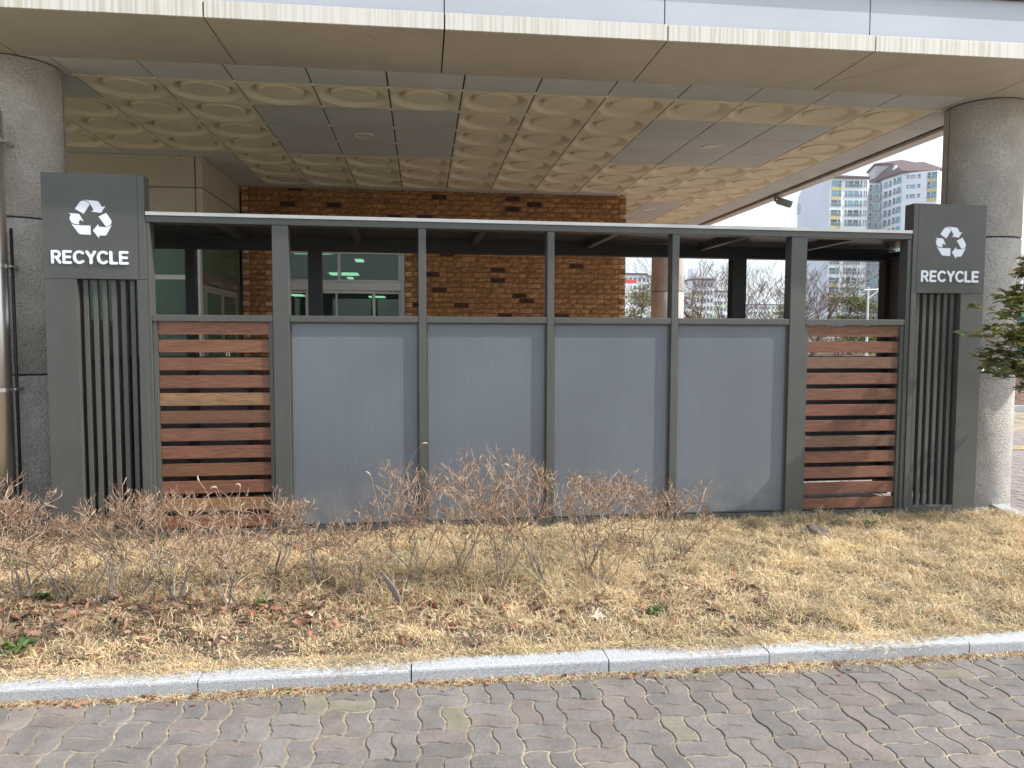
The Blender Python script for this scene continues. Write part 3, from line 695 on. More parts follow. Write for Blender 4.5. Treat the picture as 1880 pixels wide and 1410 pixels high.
def pillar(x0, x1, sl0, sl1, ztop, zsl, symx, symz, symw, txx, txz, txw, txh, seam, solid_right):
    b = MB(); D = PD; F = -.012; zb = .105
    b.box(x0, x1, F, D, zsl, ztop)                       # sign board
    b.box(x0, sl0, F+.0006, D, GZB, zsl-.0015); b.box(sl1, x1, F+.0006, D, GZB, zsl-.0015)
    b.box(sl0+.0005, sl1-.0005, F+.002, .07, GZB, zb)
    p = bevel(b.build('sign_pillar', MT['metal'], booth), .002)
    b = MB(); W = sl1-sl0
    for k in range(6):
        c = sl0+W*(.108+.1555*k); b.box(c-.015, c+.015, .024, .064, zb+.001, zsl-.002)
    bevel(b.build('louvre_slats', MT['metal'], p), .002)
    b = MB(); b.box(seam-.0012, seam+.0012, F-.0012, F+.001, zsl, ztop-.002); b.build('sheet_seam', MT['dark'], p)
    b = MB()
    for pl in SYM:
        q = [(symx+u*symw, symz+v*symw) for u, v in pl]
        area = sum(q[i][0]*q[(i+1) % len(q)][1]-q[(i+1) % len(q)][0]*q[i][1] for i in range(len(q)))
        if area < 0: q.reverse()
        b.xprism(q, F-.002, F-.0003)
    b.build('recycling_symbol', MT['white'], p)
    lettering(p, txx, txz, txw, txh, F-.001)
def Bp(px, py):
    d = _f+(px-940)/FPX*_r-(py-705)/FPX*_u; T = BT; t = (5.5-T)/(d.y-T*d.x); return d*t+Vector((0, 0, CAMZ))
c0 = Bp(167, 402.5); wsym = (Bp(206, 400)-Bp(128, 400)).x; t0 = Bp(167, 473); tw = (Bp(238.5, 475)-Bp(96.5, 471)).x
pillar(-2.508, -1.863, -2.306, -1.921, 2.526, 1.826, c0.x, c0.z, wsym, t0.x, t0.z, tw, .073, -1.905, True)
c0 = Bp(1743.5, 446); wsym = (Bp(1771.5, 446)-Bp(1715.5, 446)).x; t0 = Bp(1741.5, 508); tw = (Bp(1794, 509)-Bp(1689.5, 507)).x
pillar(3.810, 4.437, 3.853, 4.239, 2.494, 1.800, c0.x, c0.z, wsym, t0.x, t0.z, tw, .073, 3.850, False)

# ------------------------------------------------------------------ dry grass (numpy blades)
rng = np.random.default_rng(11)
def gzv(x, y):
    t = np.clip((y-3.35)/2.1, 0, 1)
    return -.012+.045*t+.014*np.sin(x*3.1+y*2)*np.sin(y*4.3-x)+.008*np.sin(x*9+2)*np.sin(y*11)
def blades(name, x, y, L, w, lean, tone, z=None, curl=1.):
    n = len(x); az = rng.uniform(0, 2*np.pi, n); ca, sa = np.cos(az), np.sin(az)
    z0 = gzv(x, y)-.004 if z is None else z
    el0 = np.clip(rng.normal(lean, .35, n), .15, 1.5); el1 = el0-rng.uniform(.2, 1.3, n)*curl; el2 = el1-rng.uniform(.2, 1., n)*curl
    P = np.zeros((n, 4, 3)); P[:, 0] = np.stack([x, y, z0], 1)
    for k, e in enumerate((el0, el1, el2)):
        s = L/3; P[:, k+1, 0] = P[:, k, 0]+np.cos(e)*ca*s; P[:, k+1, 1] = P[:, k, 1]+np.cos(e)*sa*s
        P[:, k+1, 2] = np.maximum(P[:, k, 2]+np.sin(e)*s, z0+.002+.006*rng.random(n))
    wa = az+np.pi/2+rng.normal(0, .5, n); W = np.stack([np.cos(wa), np.sin(wa), rng.normal(0, .3, n)], 1)*(w/2)[:, None]
    V = np.zeros((n, 7, 3)); V[:, 0] = P[:, 0]-W; V[:, 1] = P[:, 0]+W; V[:, 2] = P[:, 1]-W; V[:, 3] = P[:, 1]+W
    V[:, 4] = P[:, 2]-W*.7; V[:, 5] = P[:, 2]+W*.7; V[:, 6] = P[:, 3]
    base = (np.arange(n)*7)[:, None]
    loops = (base+np.array([0, 1, 3, 2, 2, 3, 5, 4, 4, 5, 6])[None]).ravel().astype(np.int32)
    starts = ((np.arange(n)*11)[:, None]+np.array([0, 4, 8])[None]).ravel().astype(np.int32)
    tot = np.tile([4, 4, 3], n).astype(np.int32)
    me = bpy.data.meshes.new(name); me.vertices.add(n*7); me.vertices.foreach_set('co', V.astype(np.float32).ravel())
    me.loops.add(len(loops)); me.loops.foreach_set('vertex_index', loops); me.polygons.add(len(starts)); me.polygons.foreach_set('loop_start', starts); me.polygons.foreach_set('loop_total', tot)
    me.materials.append(MT['grass']); me.update(calc_edges=True)
    a = me.color_attributes.new('tone', 'FLOAT_COLOR', 'POINT'); c4 = np.ones((n, 7, 4), np.float32); c4[:, :, :3] = tone[:, None, :]; a.data.foreach_set('color', c4.ravel())
    o = bpy.data.objects.new(name, me); COL.objects.link(o); return o
def vn(x, y, s, seed):
    g = np.random.default_rng(seed); t = np.zeros_like(x)
    for k in range(6):
        a = g.uniform(0, 2*np.pi); f = s*g.uniform(.6, 2.2); t += np.sin((x*np.cos(a)+y*np.sin(a))*f+g.uniform(0, 6))
    return t/6
def tones(n, x, y, left):
    v = rng.normal(1, .24, n)+.30*vn(x, y, 7, 5); c = np.stack([v, v*rng.normal(1, .03, n), v*rng.normal(1, .08, n)], 1)
    q = rng.random(n); gm = q < (.05+.05*(vn(x, y, 5, 9) > .35)); c[gm] *= np.array([.6, .85, .6])
    br = (q > .1) & (q < .1+.16+.22*left); c[br] *= np.array([.62, .5, .45]); gy = (q > .62) & (q < .74); c[gy] *= np.array([.8, .83, .95])
    return np.clip(c, .12, 1.6)
N0 = 560000
x = rng.uniform(-3.9, 5.1, N0); y = 3.34+2.22*rng.random(N0)**.9
left = np.clip((1.2-x-.3*np.sin(y*5))/1.6, 0, 1)
keep = (x < 4.70+.35*(y-5.43)) & (np.abs(x) < .92*y+.6)
shrubby = np.exp(-((y-4.15)/.42)**2)*left
fine = np.clip(vn(x, y, 17, 23)*2.4+.62, 0, 1)
dens = (1-.22*left-.2*shrubby)*(.62+.38*np.clip(vn(x, y, 6, 3)*2+.8, 0, 1))*(.3+.7*fine)
keep &= rng.random(N0) < dens
x, y, left, fine = x[keep], y[keep], left[keep], fine[keep]; n = len(x)
L = rng.uniform(.03, .075, n)*(1+.4*(1-left))*(1+.35*vn(x, y, 9, 8))*(.75+.5*fine); w_ = rng.uniform(.0018, .0038, n)
tag(blades('dry_grass', x, y, L, w_, .75, tones(n, x, y, left)), 'matted straw-coloured dry grass covering the planting bed', 'grass', kind='stuff')
# tall dead tufts in the middle and by the booth foot
cx = rng.uniform(-.4, 1.35, 120); cy = rng.normal(4.35, .22, 120); cx2 = rng.uniform(1.2, 4.4, 70); cy2 = rng.uniform(5.3, 5.45, 70); cx3 = rng.uniform(-2.9, 1.2, 130); cy3 = rng.normal(4.45, .3, 130)
CX = np.concatenate([cx, cx2, cx3]); CY = np.concatenate([cy, cy2, cy3]); LL = np.concatenate([rng.uniform(.10, .30, 120), rng.uniform(.07, .15, 70), rng.uniform(.07, .19, 130)])
k = 42; x = (CX[:, None]+rng.normal(0, .05, (len(CX), k))).ravel(); y = (CY[:, None]+rng.normal(0, .03, (len(CX), k))).ravel(); y = np.minimum(y, 5.46)
L = (LL[:, None]*rng.uniform(.5, 1.1, (len(CX), k))).ravel(); n = len(x)
tag(blades('tall_dead_grass', x, y, L, rng.uniform(.0016, .003, n), 1.05, tones(n, x, y, np.full(n, .6)), curl=1.0), 'taller bleached dead grass tufts standing among the bare shrubs', 'grass', kind='stuff')
# dry clippings in the gutter at the foot of the kerb and over the kerb edge
n = 16000; x = rng.uniform(-3.6, 4.3, n); y = 3.232-np.abs(rng.normal(0, .034, n))*np.clip(.9+1.5*vn(x, x, 5, 4), .15, 3); kk = rng.random(n) < (.45+.55*(vn(x, x*0, 4, 2) > -.05)); x, y = x[kk], y[kk]; n = len(x)
tag(blades('gutter_straw', x, y, rng.uniform(.03, .075, n), rng.uniform(.0016, .003, n), .25, tones(n, x, y, np.full(n, .7)), z=np.full(n, -.062)), 'dry straw and grass clippings lying along the foot of the kerb', 'dry straw', kind='stuff')
n = 22000; x = rng.uniform(-3.6, 4.2, n); y = 3.395-np.abs(rng.normal(0, .042, n))*np.clip(.8+1.6*vn(x, x*0, 6, 12), .1, 3); 
tag(blades('kerb_edge_grass', x, y, rng.uniform(.03, .07, n), rng.uniform(.0016, .003, n), .35, tones(n, x, y, np.full(n, .2)), z=np.full(n, .001)), 'dry grass fringe spilling over the granite kerb', 'grass', kind='stuff')

# ------------------------------------------------------------------ leaf litter
def leafshape(bb, p, size, az, tilt, roll, tone, kind=0, curl=.25):
    if kind == 0: out = [(-.5, 0), (-.28, .2), (.0, .3), (.28, .2), (.5, 0), (.28, -.2), (0, -.3), (-.28, -.2)]
    else: out = [(-.5, 0), (-.3, .12), (-.22, .38), (-.02, .22), (.15, .45), (.22, .15), (.5, 0), (.22, -.15), (.15, -.45), (-.02, -.22), (-.22, -.38), (-.3, -.12)]
    M = Matrix.Rotation(az, 3, 'Z') @ Matrix.Rotation(tilt, 3, 'Y') @ Matrix.Rotation(roll, 3, 'X')
    vs = []
    for (u, v) in out:
        q = Vector((u*size, v*size*.85, size*curl*(abs(v)*1.6+u*u))); vs.append(p+M@q)
    n = len(vs); c = p+M@Vector((0, 0, 0)); vs.append(c)
    bb.add(vs, [(i, (i+1) % n, n) for i in range(n)], 0, tone)
r = random.Random(4)
b = MB()
for k in range(3600):
    if k < 1700: x = r.uniform(-2.7, 1.9); y = r.gauss(4.02, .2)
    elif k < 2700: x = r.uniform(-3.2, 2.2); y = r.uniform(3.45, 5.4)
    elif k < 2950: x = r.uniform(1.8, 4.4); y = r.uniform(3.5, 5.4)
    else: x = r.uniform(-3.2, 1.4); y = r.gauss(3.95, .3)
    if y < 3.42 or y > 5.44: continue
    if k < 2950 and k > 2740: continue
    q = r.random(); v = r.uniform(.6, 1.15)
    tone = (v, v*.85, v*.8) if q < .35 else (1.35*v, .82*v, .62*v) if q < .52 else (1.6*v, 1.6*v, 1.5*v) if q < .75 else (.6*v, .5*v, .5*v) if q < .93 else (2.1*v, 2.5*v, 2.8*v)
    s_ = r.uniform(.018, .055) if k > 250 else r.uniform(.05, .085)
    leafshape(b, Vector((x, y, gz(x, y)+r.uniform(.008, .03))), s_, r.uniform(0, 6.3), r.gauss(0, .5), r.gauss(0, .5), tone, r.choice((0, 0, 1)), r.uniform(-.4, .5))
for k in range(420):
    x = r.uniform(-3.2, 3.8); y = 3.228-abs(r.gauss(0, .035)); v = r.uniform(.6, 1.2); leafshape(b, Vector((x, y, -.053)), r.uniform(.012, .035), r.uniform(0, 6.3), r.gauss(0, .3), r.gauss(0, .3), (1.1*v, .85*v, .72*v), 1)
tag(b.build('leaf_litter', MT['leaf']), 'scattered red-brown and tan dead leaves on the planting bed', 'dead leaves', kind='stuff')
# one large curled leaf standing up
b = MB(); P0 = atz(736, 1112, .015); P1 = at(700, 1052, P0.y+.03); n = 9; vs = []; fs = []
ax = P1-P0; side = Vector((.55, -.6, .45)).normalized()
for i in range(n+1):
    t = i/n; c = P0+ax*t+Vector((.014*math.sin(t*3.1), -.02*math.sin(t*3.1), 0)); wd = .024*math.sin(math.pi*min(t*.93+.04, 1))**.7
    for s_ in (-1, -.4, .4, 1): vs.append(c+side*wd*s_+Vector((0, .008*(s_*s_), .003*s_)))
for i in range(n):
    for q in range(3): a = i*4+q; fs.append((a, a+1, a+5, a+4))
b.add(vs, fs, 0, (1.05, 1.35, 1.75)); o = b.build('fallen_leaf', MT['leaf'], smooth=True); sm = o.modifiers.new('thick', 'SOLIDIFY'); sm.thickness = .0015
tag(o, 'large pale tan curled leaf standing upright in front of the shrubs', 'leaf')
# rock
def blob(name, loc, sc_, seed, m):
    r = random.Random(seed); bb = MB(); nu, nv = 20, 12; vs = []; fs = []
    ph = [r.uniform(0, 6) for _ in range(8)]
    for j in range(nv+1):
        for i in range(nu):
            t = 2*math.pi*i/nu; p = math.pi*j/nv; d = Vector((math.sin(p)*math.cos(t), math.sin(p)*math.sin(t), math.cos(p)))
            k_ = 1+.13*math.sin(d.x*3+ph[0])*math.sin(d.y*4+ph[1])+.09*math.sin(d.z*6+ph[2]+d.x*5)+.05*math.sin(d.x*9+ph[3])*math.sin(d.y*8+ph[4])
            vs.append((d.x*sc_[0]*k_, d.y*sc_[1]*k_, d.z*sc_[2]*k_))
    for j in range(nv):
        for i in range(nu): i2 = (i+1) % nu; fs.append((j*nu+i, (j+1)*nu+i, (j+1)*nu+i2, j*nu+i2))
    bb.add(vs, fs); o = bb.build(name, m, smooth=False); o.location = loc; return o
o = blob('rock', (2.80, 5.06, .035), (.115, .075, .065), 5, MT['rock']); o.rotation_euler = (0, .15, -.3)
tag(o, 'brown-grey stone lying in the dry grass before the second slatted panel', 'stone')

# ------------------------------------------------------------------ leafless azalea shrubs
def shrub(x, y, h, wd, label, seed, stems=4, dense=1.0):
    r = random.Random(seed); e = tag(empty('azalea_shrub', (x, y, gz(x, y)-.01)), label, 'shrub', 'leafless azalea shrubs in the planting bed')
    bs = MB(); bt = MB(); bb = MB()
    def grow(p, d, L, rad, lev):
        pts = [p.copy()]; q = p.copy(); dd = d.copy(); ns = 4 if lev < 2 else 3
        for k in range(ns):
            dd = (dd+Vector((r.gauss(0, .24), r.gauss(0, .24), r.gauss(.05, .12)))).normalized(); q = q+dd*L/ns; pts.append(q.copy())
        rads = [max(rad*(1-.38*k/ns), (.0019 if lev < 4 else .0014)) for k in range(ns+1)]
        tgt = bs if lev < 2 else bt; v = r.uniform(.75, 1.2)
        tone = (v, v, v*1.03) if lev < 2 else (v*2.1, v*1.8, v*1.5) if r.random() < .45 else (v*1.2, v*.88, v*.68)
        tgt.tube(pts, rads, 6 if lev < 1 else 4 if lev < 3 else 3, 0, tone, cap=lev < 1)
        top = 5 if dense > .8 else 4
        if lev >= top or L < .02:
            c = pts[-1]; s_ = r.uniform(.0028, .0052)
            if r.random() < .6:
                u_ = dd; a = u_.cross(Vector((.3, .5, .8))).normalized(); b_ = u_.cross(a)
                vs = [c-u_*s_]+[c+u_*s_*.3+(a*math.cos(t)+b_*math.sin(t))*s_*.8 for t in (0, 1.57, 3.14, 4.71)]+[c+u_*s_*2]
                bb.add(vs, [(0, 2, 1), (0, 3, 2), (0, 4, 3), (0, 1, 4), (5, 1, 2), (5, 2, 3), (5, 3, 4), (5, 4, 1)])
            return
        nch = 2 if lev < 1 else r.choice((2, 3, 3)) if lev < 3 else r.choice((2, 2, 3))
        for k in range(nch):
            sp = .55 if lev < 2 else .75
            nd = (dd+Vector((r.gauss(0, sp)*wd/h, r.gauss(0, sp)*wd/h, r.uniform(-.05, .35)))).normalized()
            if nd.z < .0: nd.z = abs(nd.z)*.4
            grow(pts[-1] if k < 2 else pts[-2], nd, L*r.uniform(.55, .8), rads[-1]*r.uniform(.62, .8), lev+1)
    for s_ in range(stems):
        a = r.uniform(0, 6.28); d = Vector((math.cos(a)*wd/h*.45, math.sin(a)*wd/h*.45, 1)).normalized()
        grow(Vector((r.gauss(0, .012), r.gauss(0, .012), 0)), d, h*r.uniform(.28, .38), r.uniform(.004, .0068), 0)
    bs.build('stems', MT['twig'], e); bt.build('twigs', MT['twig'], e); bb.build('buds', MT['bud'], e)
    return e
SH = [ # px, py of the base, height, width, label
 (-40, 1120, .62, .5, 'dense bare shrub at the picture edge in front of the steel drainpipe'),
 (45, 1112, .56, .5, 'low tangled bare shrub in front of the round stone column'),
 (120, 1110, .45, .4, 'short bare shrub with red buds before the plain edge of the first sign pillar'),
 (190, 1112, .66, .5, 'bare shrub with a long pale branch arching left across the first pillar louvres'),
 (255, 1095, .62, .5, 'thick bare shrub in front of the gap between first pillar and wooden slats'),
 (325, 1112, .60, .52, 'bare shrub in front of the first wooden slats, the one nearest the sign pillar'),
 (425, 1122, .58, .56, 'bare shrub leaning on crossing stems before the centre of the first wooden slats'),
 (505, 1062, .50, .42, 'bare shrub with straight pale stems in front of the wide post beside the wooden slats'),
 (590, 1080, .40, .45, 'low spreading bare shrub below the first fluted panel'),
 (665, 1095, .48, .35, 'slim upright bare shrub left of the large standing leaf'),
 (765, 1085, .60, .45, 'bare shrub rising in front of the first narrow post, just right of the standing leaf'),
 (850, 1060, .66, .50, 'tallest dense bare shrub with red-tipped twigs before the second fluted panel'),
 (925, 1085, .64, .50, 'bare shrub with reddish twigs in front of the second fluted panel near its right post'),
 (995, 1082, .62, .45, 'bare shrub with a forked low trunk in front of the second narrow post'),
 (1075, 1062, .60, .45, 'bare shrub with thin white twigs before the centre of the third fluted panel'),
 (1115, 1092, .40, .34, 'small dark bare shrub with brown leaves around its foot under the third fluted panel'),
 (1140, 1015, .52, .50, 'bare shrub close to the booth with dark red buds, right of the third fluted panel'),
 (1195, 1050, .58, .50, 'bare shrub with one bent trunk in front of the third narrow post'),
 (1252, 1028, .48, .34, 'small separate bare shrub in front of the fourth fluted panel, last of the row')]
for i, (px, py, h, wd, lab) in enumerate(SH):
    p = atz(px, py, 0.0); shrub(p.x, p.y, h*(1.22 if 760 < px < 1200 else 1.14), wd*1.15, lab, 100+i*7, stems=r.choice((5, 6)) if i < 15 else 4, dense=1 if h > .45 else .7)
# ------------------------------------------------------------------ foxtail plants
def foxtail(label, tips, base, seed):
    r = random.Random(seed); p = atz(*base, .0); e = tag(empty('foxtail_plant', (p.x, p.y, gz(p.x, p.y))), label, 'foxtail grass', 'dead foxtail grass with seed heads')
    b = MB(); hd = MB()
    for (px, py, droop) in tips:
        q = at(px, py, p.y+r.uniform(-.12, .12))-Vector((p.x, p.y, gz(p.x, p.y))); pts = []; n = 9
        for k in range(n+1):
            t = k/n; c = Vector((r.gauss(0, .002)+q.x*t**1.4, q.y*t, q.z*(1-(1-t)**1.25))); pts.append(c)
        d0 = (pts[-1]-pts[-2]).normalized()
        b.tube(pts, [.0014]*6+[.0009]*(n-5), 4)
        c = pts[-1]; dd = d0; hp = []
        for k in range(7):
            hp.append(c.copy()); dd = (dd+Vector((droop*.3, 0, -.28*abs(droop)))).normalized(); c = c+dd*.0062
        hd.tube(hp, [.002, .0042, .005, .005, .0046, .0036, .0012], 7)
        for k in range(90):
            h_ = hp[r.randrange(1, 6)]; a = Vector((r.gauss(0, 1), r.gauss(0, 1), r.gauss(.3, 1))).normalized(); s_ = a.cross(Vector((.2, .3, .9))).normalized()*.0004
            hd.add([h_-s_, h_+s_, h_+a*r.uniform(.007, .011)+dd*.004], [(0, 1, 2)])
    for k in range(5):
        a = r.uniform(0, 6.28); L = r.uniform(.12, .25); d = Vector((math.cos(a)*.5, math.sin(a)*.5, 1)).normalized()
        c = Vector((0, 0, 0)); pts = [c.copy()]
        for m in range(6): d = (d+Vector((math.cos(a)*.12, math.sin(a)*.12, -.22))).normalized(); c = c+d*L/6; pts.append(c.copy())
        b.tube(pts, [.002, .002, .0018, .0015, .0012, .001, .0005], 3)
    b.build('stalks', MT['foxtail'], e); hd.build('seed_heads', MT['foxtail'], e)
foxtail('dead foxtail plant with two drooping pale heads in front of the first wooden slats', [(398, 896, -1), (442, 893, -1), (365, 884, .6)], (430, 1085), 1)
foxtail('foxtail plant leaning right with one fat head before the first fluted panel', [(560, 921, 1)], (505, 1010), 2)
foxtail('tallest dead foxtail plant whose single stalk arches across the first narrow post', [(773, 815, .7), (680, 872, -.4)], (705, 1040), 3)
foxtail('dead foxtail plant with heads clustered among the tall red-tipped shrub twigs', [(836, 899, -.8), (860, 903, 1), (818, 885, 1), (852, 925, -.7)], (840, 1050), 4)
foxtail('dead foxtail plant with heads before the right edge of the second fluted panel', [(935, 857, -.9), (941, 884, -.9), (919, 905, 1), (981, 927, -.7)], (930, 1060), 5)
foxtail('dead foxtail plant with pale heads in front of the third fluted panel', [(1018, 881, -.9), (1060, 879, .8), (1064, 908, .9), (981, 962, .8)], (1040, 1060), 6)
foxtail('dead foxtail plant with one slanting head at the right of the third fluted panel', [(1165, 900, 1)], (1120, 1030), 7)
# green weeds
def weed(px, py, label, seed, s=.1):
    r = random.Random(seed); p = atz(px, py, .01); b = MB()
    for k in range(44):
        a = r.uniform(0, 6.28); L = s*r.uniform(.35, .95); d = Vector((math.cos(a), math.sin(a), r.uniform(.2, .9))).normalized(); sd_ = Vector((-math.sin(a), math.cos(a), 0))*s*r.uniform(.07, .12)
        v = r.uniform(.7, 1.4); m_ = d*L*.55+Vector((0, 0, .004))
        b.add([(0, 0, 0), m_-sd_, d*L+Vector((0, 0, -.2*L)), m_+sd_], [(0, 1, 2, 3)], 0, (v*r.uniform(.8, 1.3), v, v*.8))
    o = b.build('weed', MT['weed']); o.location = (p.x, p.y, gz(p.x, p.y)+.012); tag(o, label, 'weed', 'green weeds among the dry grass')
weed(38, 1186, 'green rosette weed near the kerb at the picture edge below the steel drainpipe', 1, .12)
weed(1600, 972, 'green leafy weed in front of the second wooden slats, right of the stone', 2, .085)
weed(482, 1112, 'light green spiky weed below the centre of the first wooden slats', 3, .07)
weed(1200, 1120, 'dark green weed among brown leaves under the third narrow post', 4, .06)
weed(290, 1002, 'pale green weed at the foot of the first sign pillar behind the shrubs', 5, .09)
weed(632, 985, 'green weed at the foot of the booth below the first fluted panel', 6, .08)
weed(80, 1105, 'dark green clump under the bare shrub before the stone column', 8, .08)

# ------------------------------------------------------------------ evergreen shrub at the right edge
r = random.Random(31)
e = tag(empty('evergreen_shrub', (4.62, 5.14, gz(4.62, 5.14))), 'glossy evergreen shrub reaching in from the picture edge before the pale column', 'shrub')
b = MB(); bl = MB()
def leafE(bb, c, d, L, r, tone):
    d = d.normalized(); s_ = d.cross(Vector((r.gauss(0, .3), r.gauss(0, .3), 1))).normalized(); n_ = s_.cross(d)
    w_ = L*.24; m1 = c+d*L*.33; m2 = c+d*L*.68; tip = c+d*L-n_*L*.12
    vs = [c, m1-s_*w_+n_*w_*.35, m1, m1+s_*w_+n_*w_*.35, m2-s_*w_*.85+n_*w_*.3, m2-n_*.002, m2+s_*w_*.85+n_*w_*.3, tip]
    bb.add(vs, [(0, 2, 1), (0, 3, 2), (1, 2, 5, 4), (2, 3, 6, 5), (4, 5, 7), (5, 6, 7)], 0, tone)
def egrow(p, tgt, rad, lev):
    d = tgt-p; L = d.length; pts = [p.copy()]; n = 5
    for k in range(1, n+1):
        t = k/n; pts.append(p+d*t+Vector((r.gauss(0, .012), r.gauss(0, .012), .12*L*math.sin(math.pi*t)*(1 if lev < 2 else .4)))*1.0)
    b.tube(pts, [rad*(1-.5*k/n) for k in range(n+1)], 6 if lev < 1 else 4, cap=False)
    if lev >= 2:
        for k in range(r.choice((6, 7, 8))):
            a = r.uniform(0, 6.28); dd = Vector((math.cos(a), math.sin(a), r.uniform(-.25, .55))); v = r.uniform(.65, 1.3)
            tone = (v, v, v) if r.random() < .72 else (2.4*v, 1.55*v, 1.2*v)
            leafE(bl, pts[-1]+Vector((r.gauss(0, .006), r.gauss(0, .006), r.gauss(0, .008))), dd, r.uniform(.07, .10), r, tone)
        for k in range(4):
            a = r.uniform(0, 6.28); v = r.uniform(.65, 1.3); leafE(bl, pts[r.choice((2, 3, 4))], Vector((math.cos(a), math.sin(a), r.uniform(-.1, .5))), r.uniform(.05, .075), r, (v, v, v))
        return
    for k in range(4 if lev == 0 else 3):
        q = pts[r.choice((2, 3, 4, 5))]; a = d.normalized(); egrow(q, q+Vector((a.x*.10+r.gauss(0, .05), r.gauss(0, .08), a.z*.07+r.gauss(.01, .05))), rad*.55, lev+1)
org = Vector((4.62, 5.14, 0))
b.tube([(0, 0, 0), (.02, 0, .4), (-.01, .02, .85), (.01, 0, 1.3)], [.02, .017, .014, .01], 8)
for (px, py, z0) in ((1838, 645, .95), (1858, 660, .9), (1862, 600, 1.0), (1885, 590, 1.15), (1872, 530, 1.2), (1852, 672, .8), (1880, 660, .85), (1895, 500, 1.3), (1868, 615, .9)):
    t = at(px, py, 5.1+r.uniform(-.12, .12))-org; egrow(Vector((0, 0, z0)), t, .007, 0)
for k in range(3): a = r.uniform(-.9, 1.2); egrow(Vector((0, 0, r.uniform(.7, 1.2))), Vector((.1+.4*math.cos(a), .35*math.sin(a), r.uniform(.8, 1.6))), .007, 0)
b.build('branches', MT['bark'], e); bl.build('leaves', MT['greenleaf'], e)

# ------------------------------------------------------------------ background: bare trees, pines, brush
def baretree(x, y, z, h, spread, label, seed, trunks=1, rad=.07, maxlev=6, lean=0, grp='bare deciduous trees beyond the car park', lowfork=.25):
    r = random.Random(seed); e = tag(empty('bare_tree', (x, y, z)), label, 'tree', grp); bt = MB(); bc = MB()
    def grow(p, d, L, rad, lev):
        pts = [p.copy()]; q = p.copy(); dd = d.copy(); ns = 4
        for k in range(ns): dd = (dd+Vector((r.gauss(0, .11), r.gauss(0, .11), r.gauss(.03, .07)))).normalized(); q = q+dd*L/ns; pts.append(q.copy())
        rads = [rad*(1-.3*k/ns) for k in range(ns+1)]
        (bt if lev < 2 else bc).tube(pts, rads, 7 if lev < 2 else 4 if lev < 4 else 3, cap=False)
        if lev >= maxlev: return
        for k in range(r.choice((2, 3)) if lev < maxlev-2 else r.choice((2, 3, 3, 4))):
            nd = (dd+Vector((r.gauss(0, .42)*spread, r.gauss(0, .42)*spread, r.uniform(-.1, .25)))).normalized()
            grow(pts[r.choice((4, 4, 3, 2))] if k else pts[-1], nd, L*r.uniform(.62, .85), max(rads[-1]*r.uniform(.58, .78), .0055), lev+1)
    for k in range(trunks):
        a = r.uniform(0, 6.28) if trunks > 1 else 0; d = Vector((math.cos(a)*.45*(trunks > 1)+lean, math.sin(a)*.3*(trunks > 1), 1)).normalized()
        grow(Vector((0, 0, 0)), d, h*lowfork, rad, 0)
    bt.build('trunk', MT['bark'], e); bc.build('crown', MT['twigfar'], e)
    return e
p = at(1303, 600, 20); baretree(p.x, p.y, .5, 5.0, 1.0, 'bare grey tree with a straight trunk seen between the third and fourth narrow posts', 11, 1, .085, 5)
p = at(1292, 600, 22); baretree(p.x, p.y, .5, 4.4, 1.2, 'thin bare tree leaning left beside the straight-trunked tree, right of the distant column', 12, 2, .045, 5)
p = at(1330, 600, 24); baretree(p.x, p.y, .5, 4.6, 1.1, 'bare tree with branches spreading right towards the black rear post', 13, 2, .045, 5, .25)
p = at(1405, 600, 18); baretree(p.x, p.y, .5, 3.6, 1.2, 'multi-stemmed bare tree splaying left, just right of the black rear post', 15, 3, .06, 5, -.35)
p = at(1436, 600, 20); baretree(p.x, p.y, .5, 4.0, 1.1, 'bare tree with a kinked upright trunk in front of the wide right post', 17, 2, .065, 5, -.1)
p = at(1480, 600, 19); baretree(p.x, p.y, .5, 4.2, 1.3, 'bare tree with long branches sweeping right in front of the apartment tower', 19, 3, .06, 5, .35)
p = at(1540, 610, 30); baretree(p.x, p.y, .5, 4.0, 1.2, 'fine-twigged pinkish bare tree in front of the tower yellow balconies', 23, 3, .04, 4)
p = at(1185, 600, 30); baretree(p.x, p.y, .3, 3.8, .9, 'small bare tree partly hidden behind the distant round column', 25, 2, .04, 5)
p = at(1900, 640, 17); baretree(p.x, p.y, .5, 4.6, 1.2, 'bare tree on the leafy bank beyond the pale column at the picture edge', 27, 2, .05, 6)
p = at(1880, 640, 21); baretree(p.x, p.y, .5, 5.2, 1.2, 'taller bare tree farther up the leafy bank beyond the pale column', 29, 2, .05, 6)
p = at(1355, 600, 45); baretree(p.x, p.y, 0, 8.5, 1.0, 'tall faint bare tree whose top twigs show above the booth roof line', 33, 1, .09, 6)
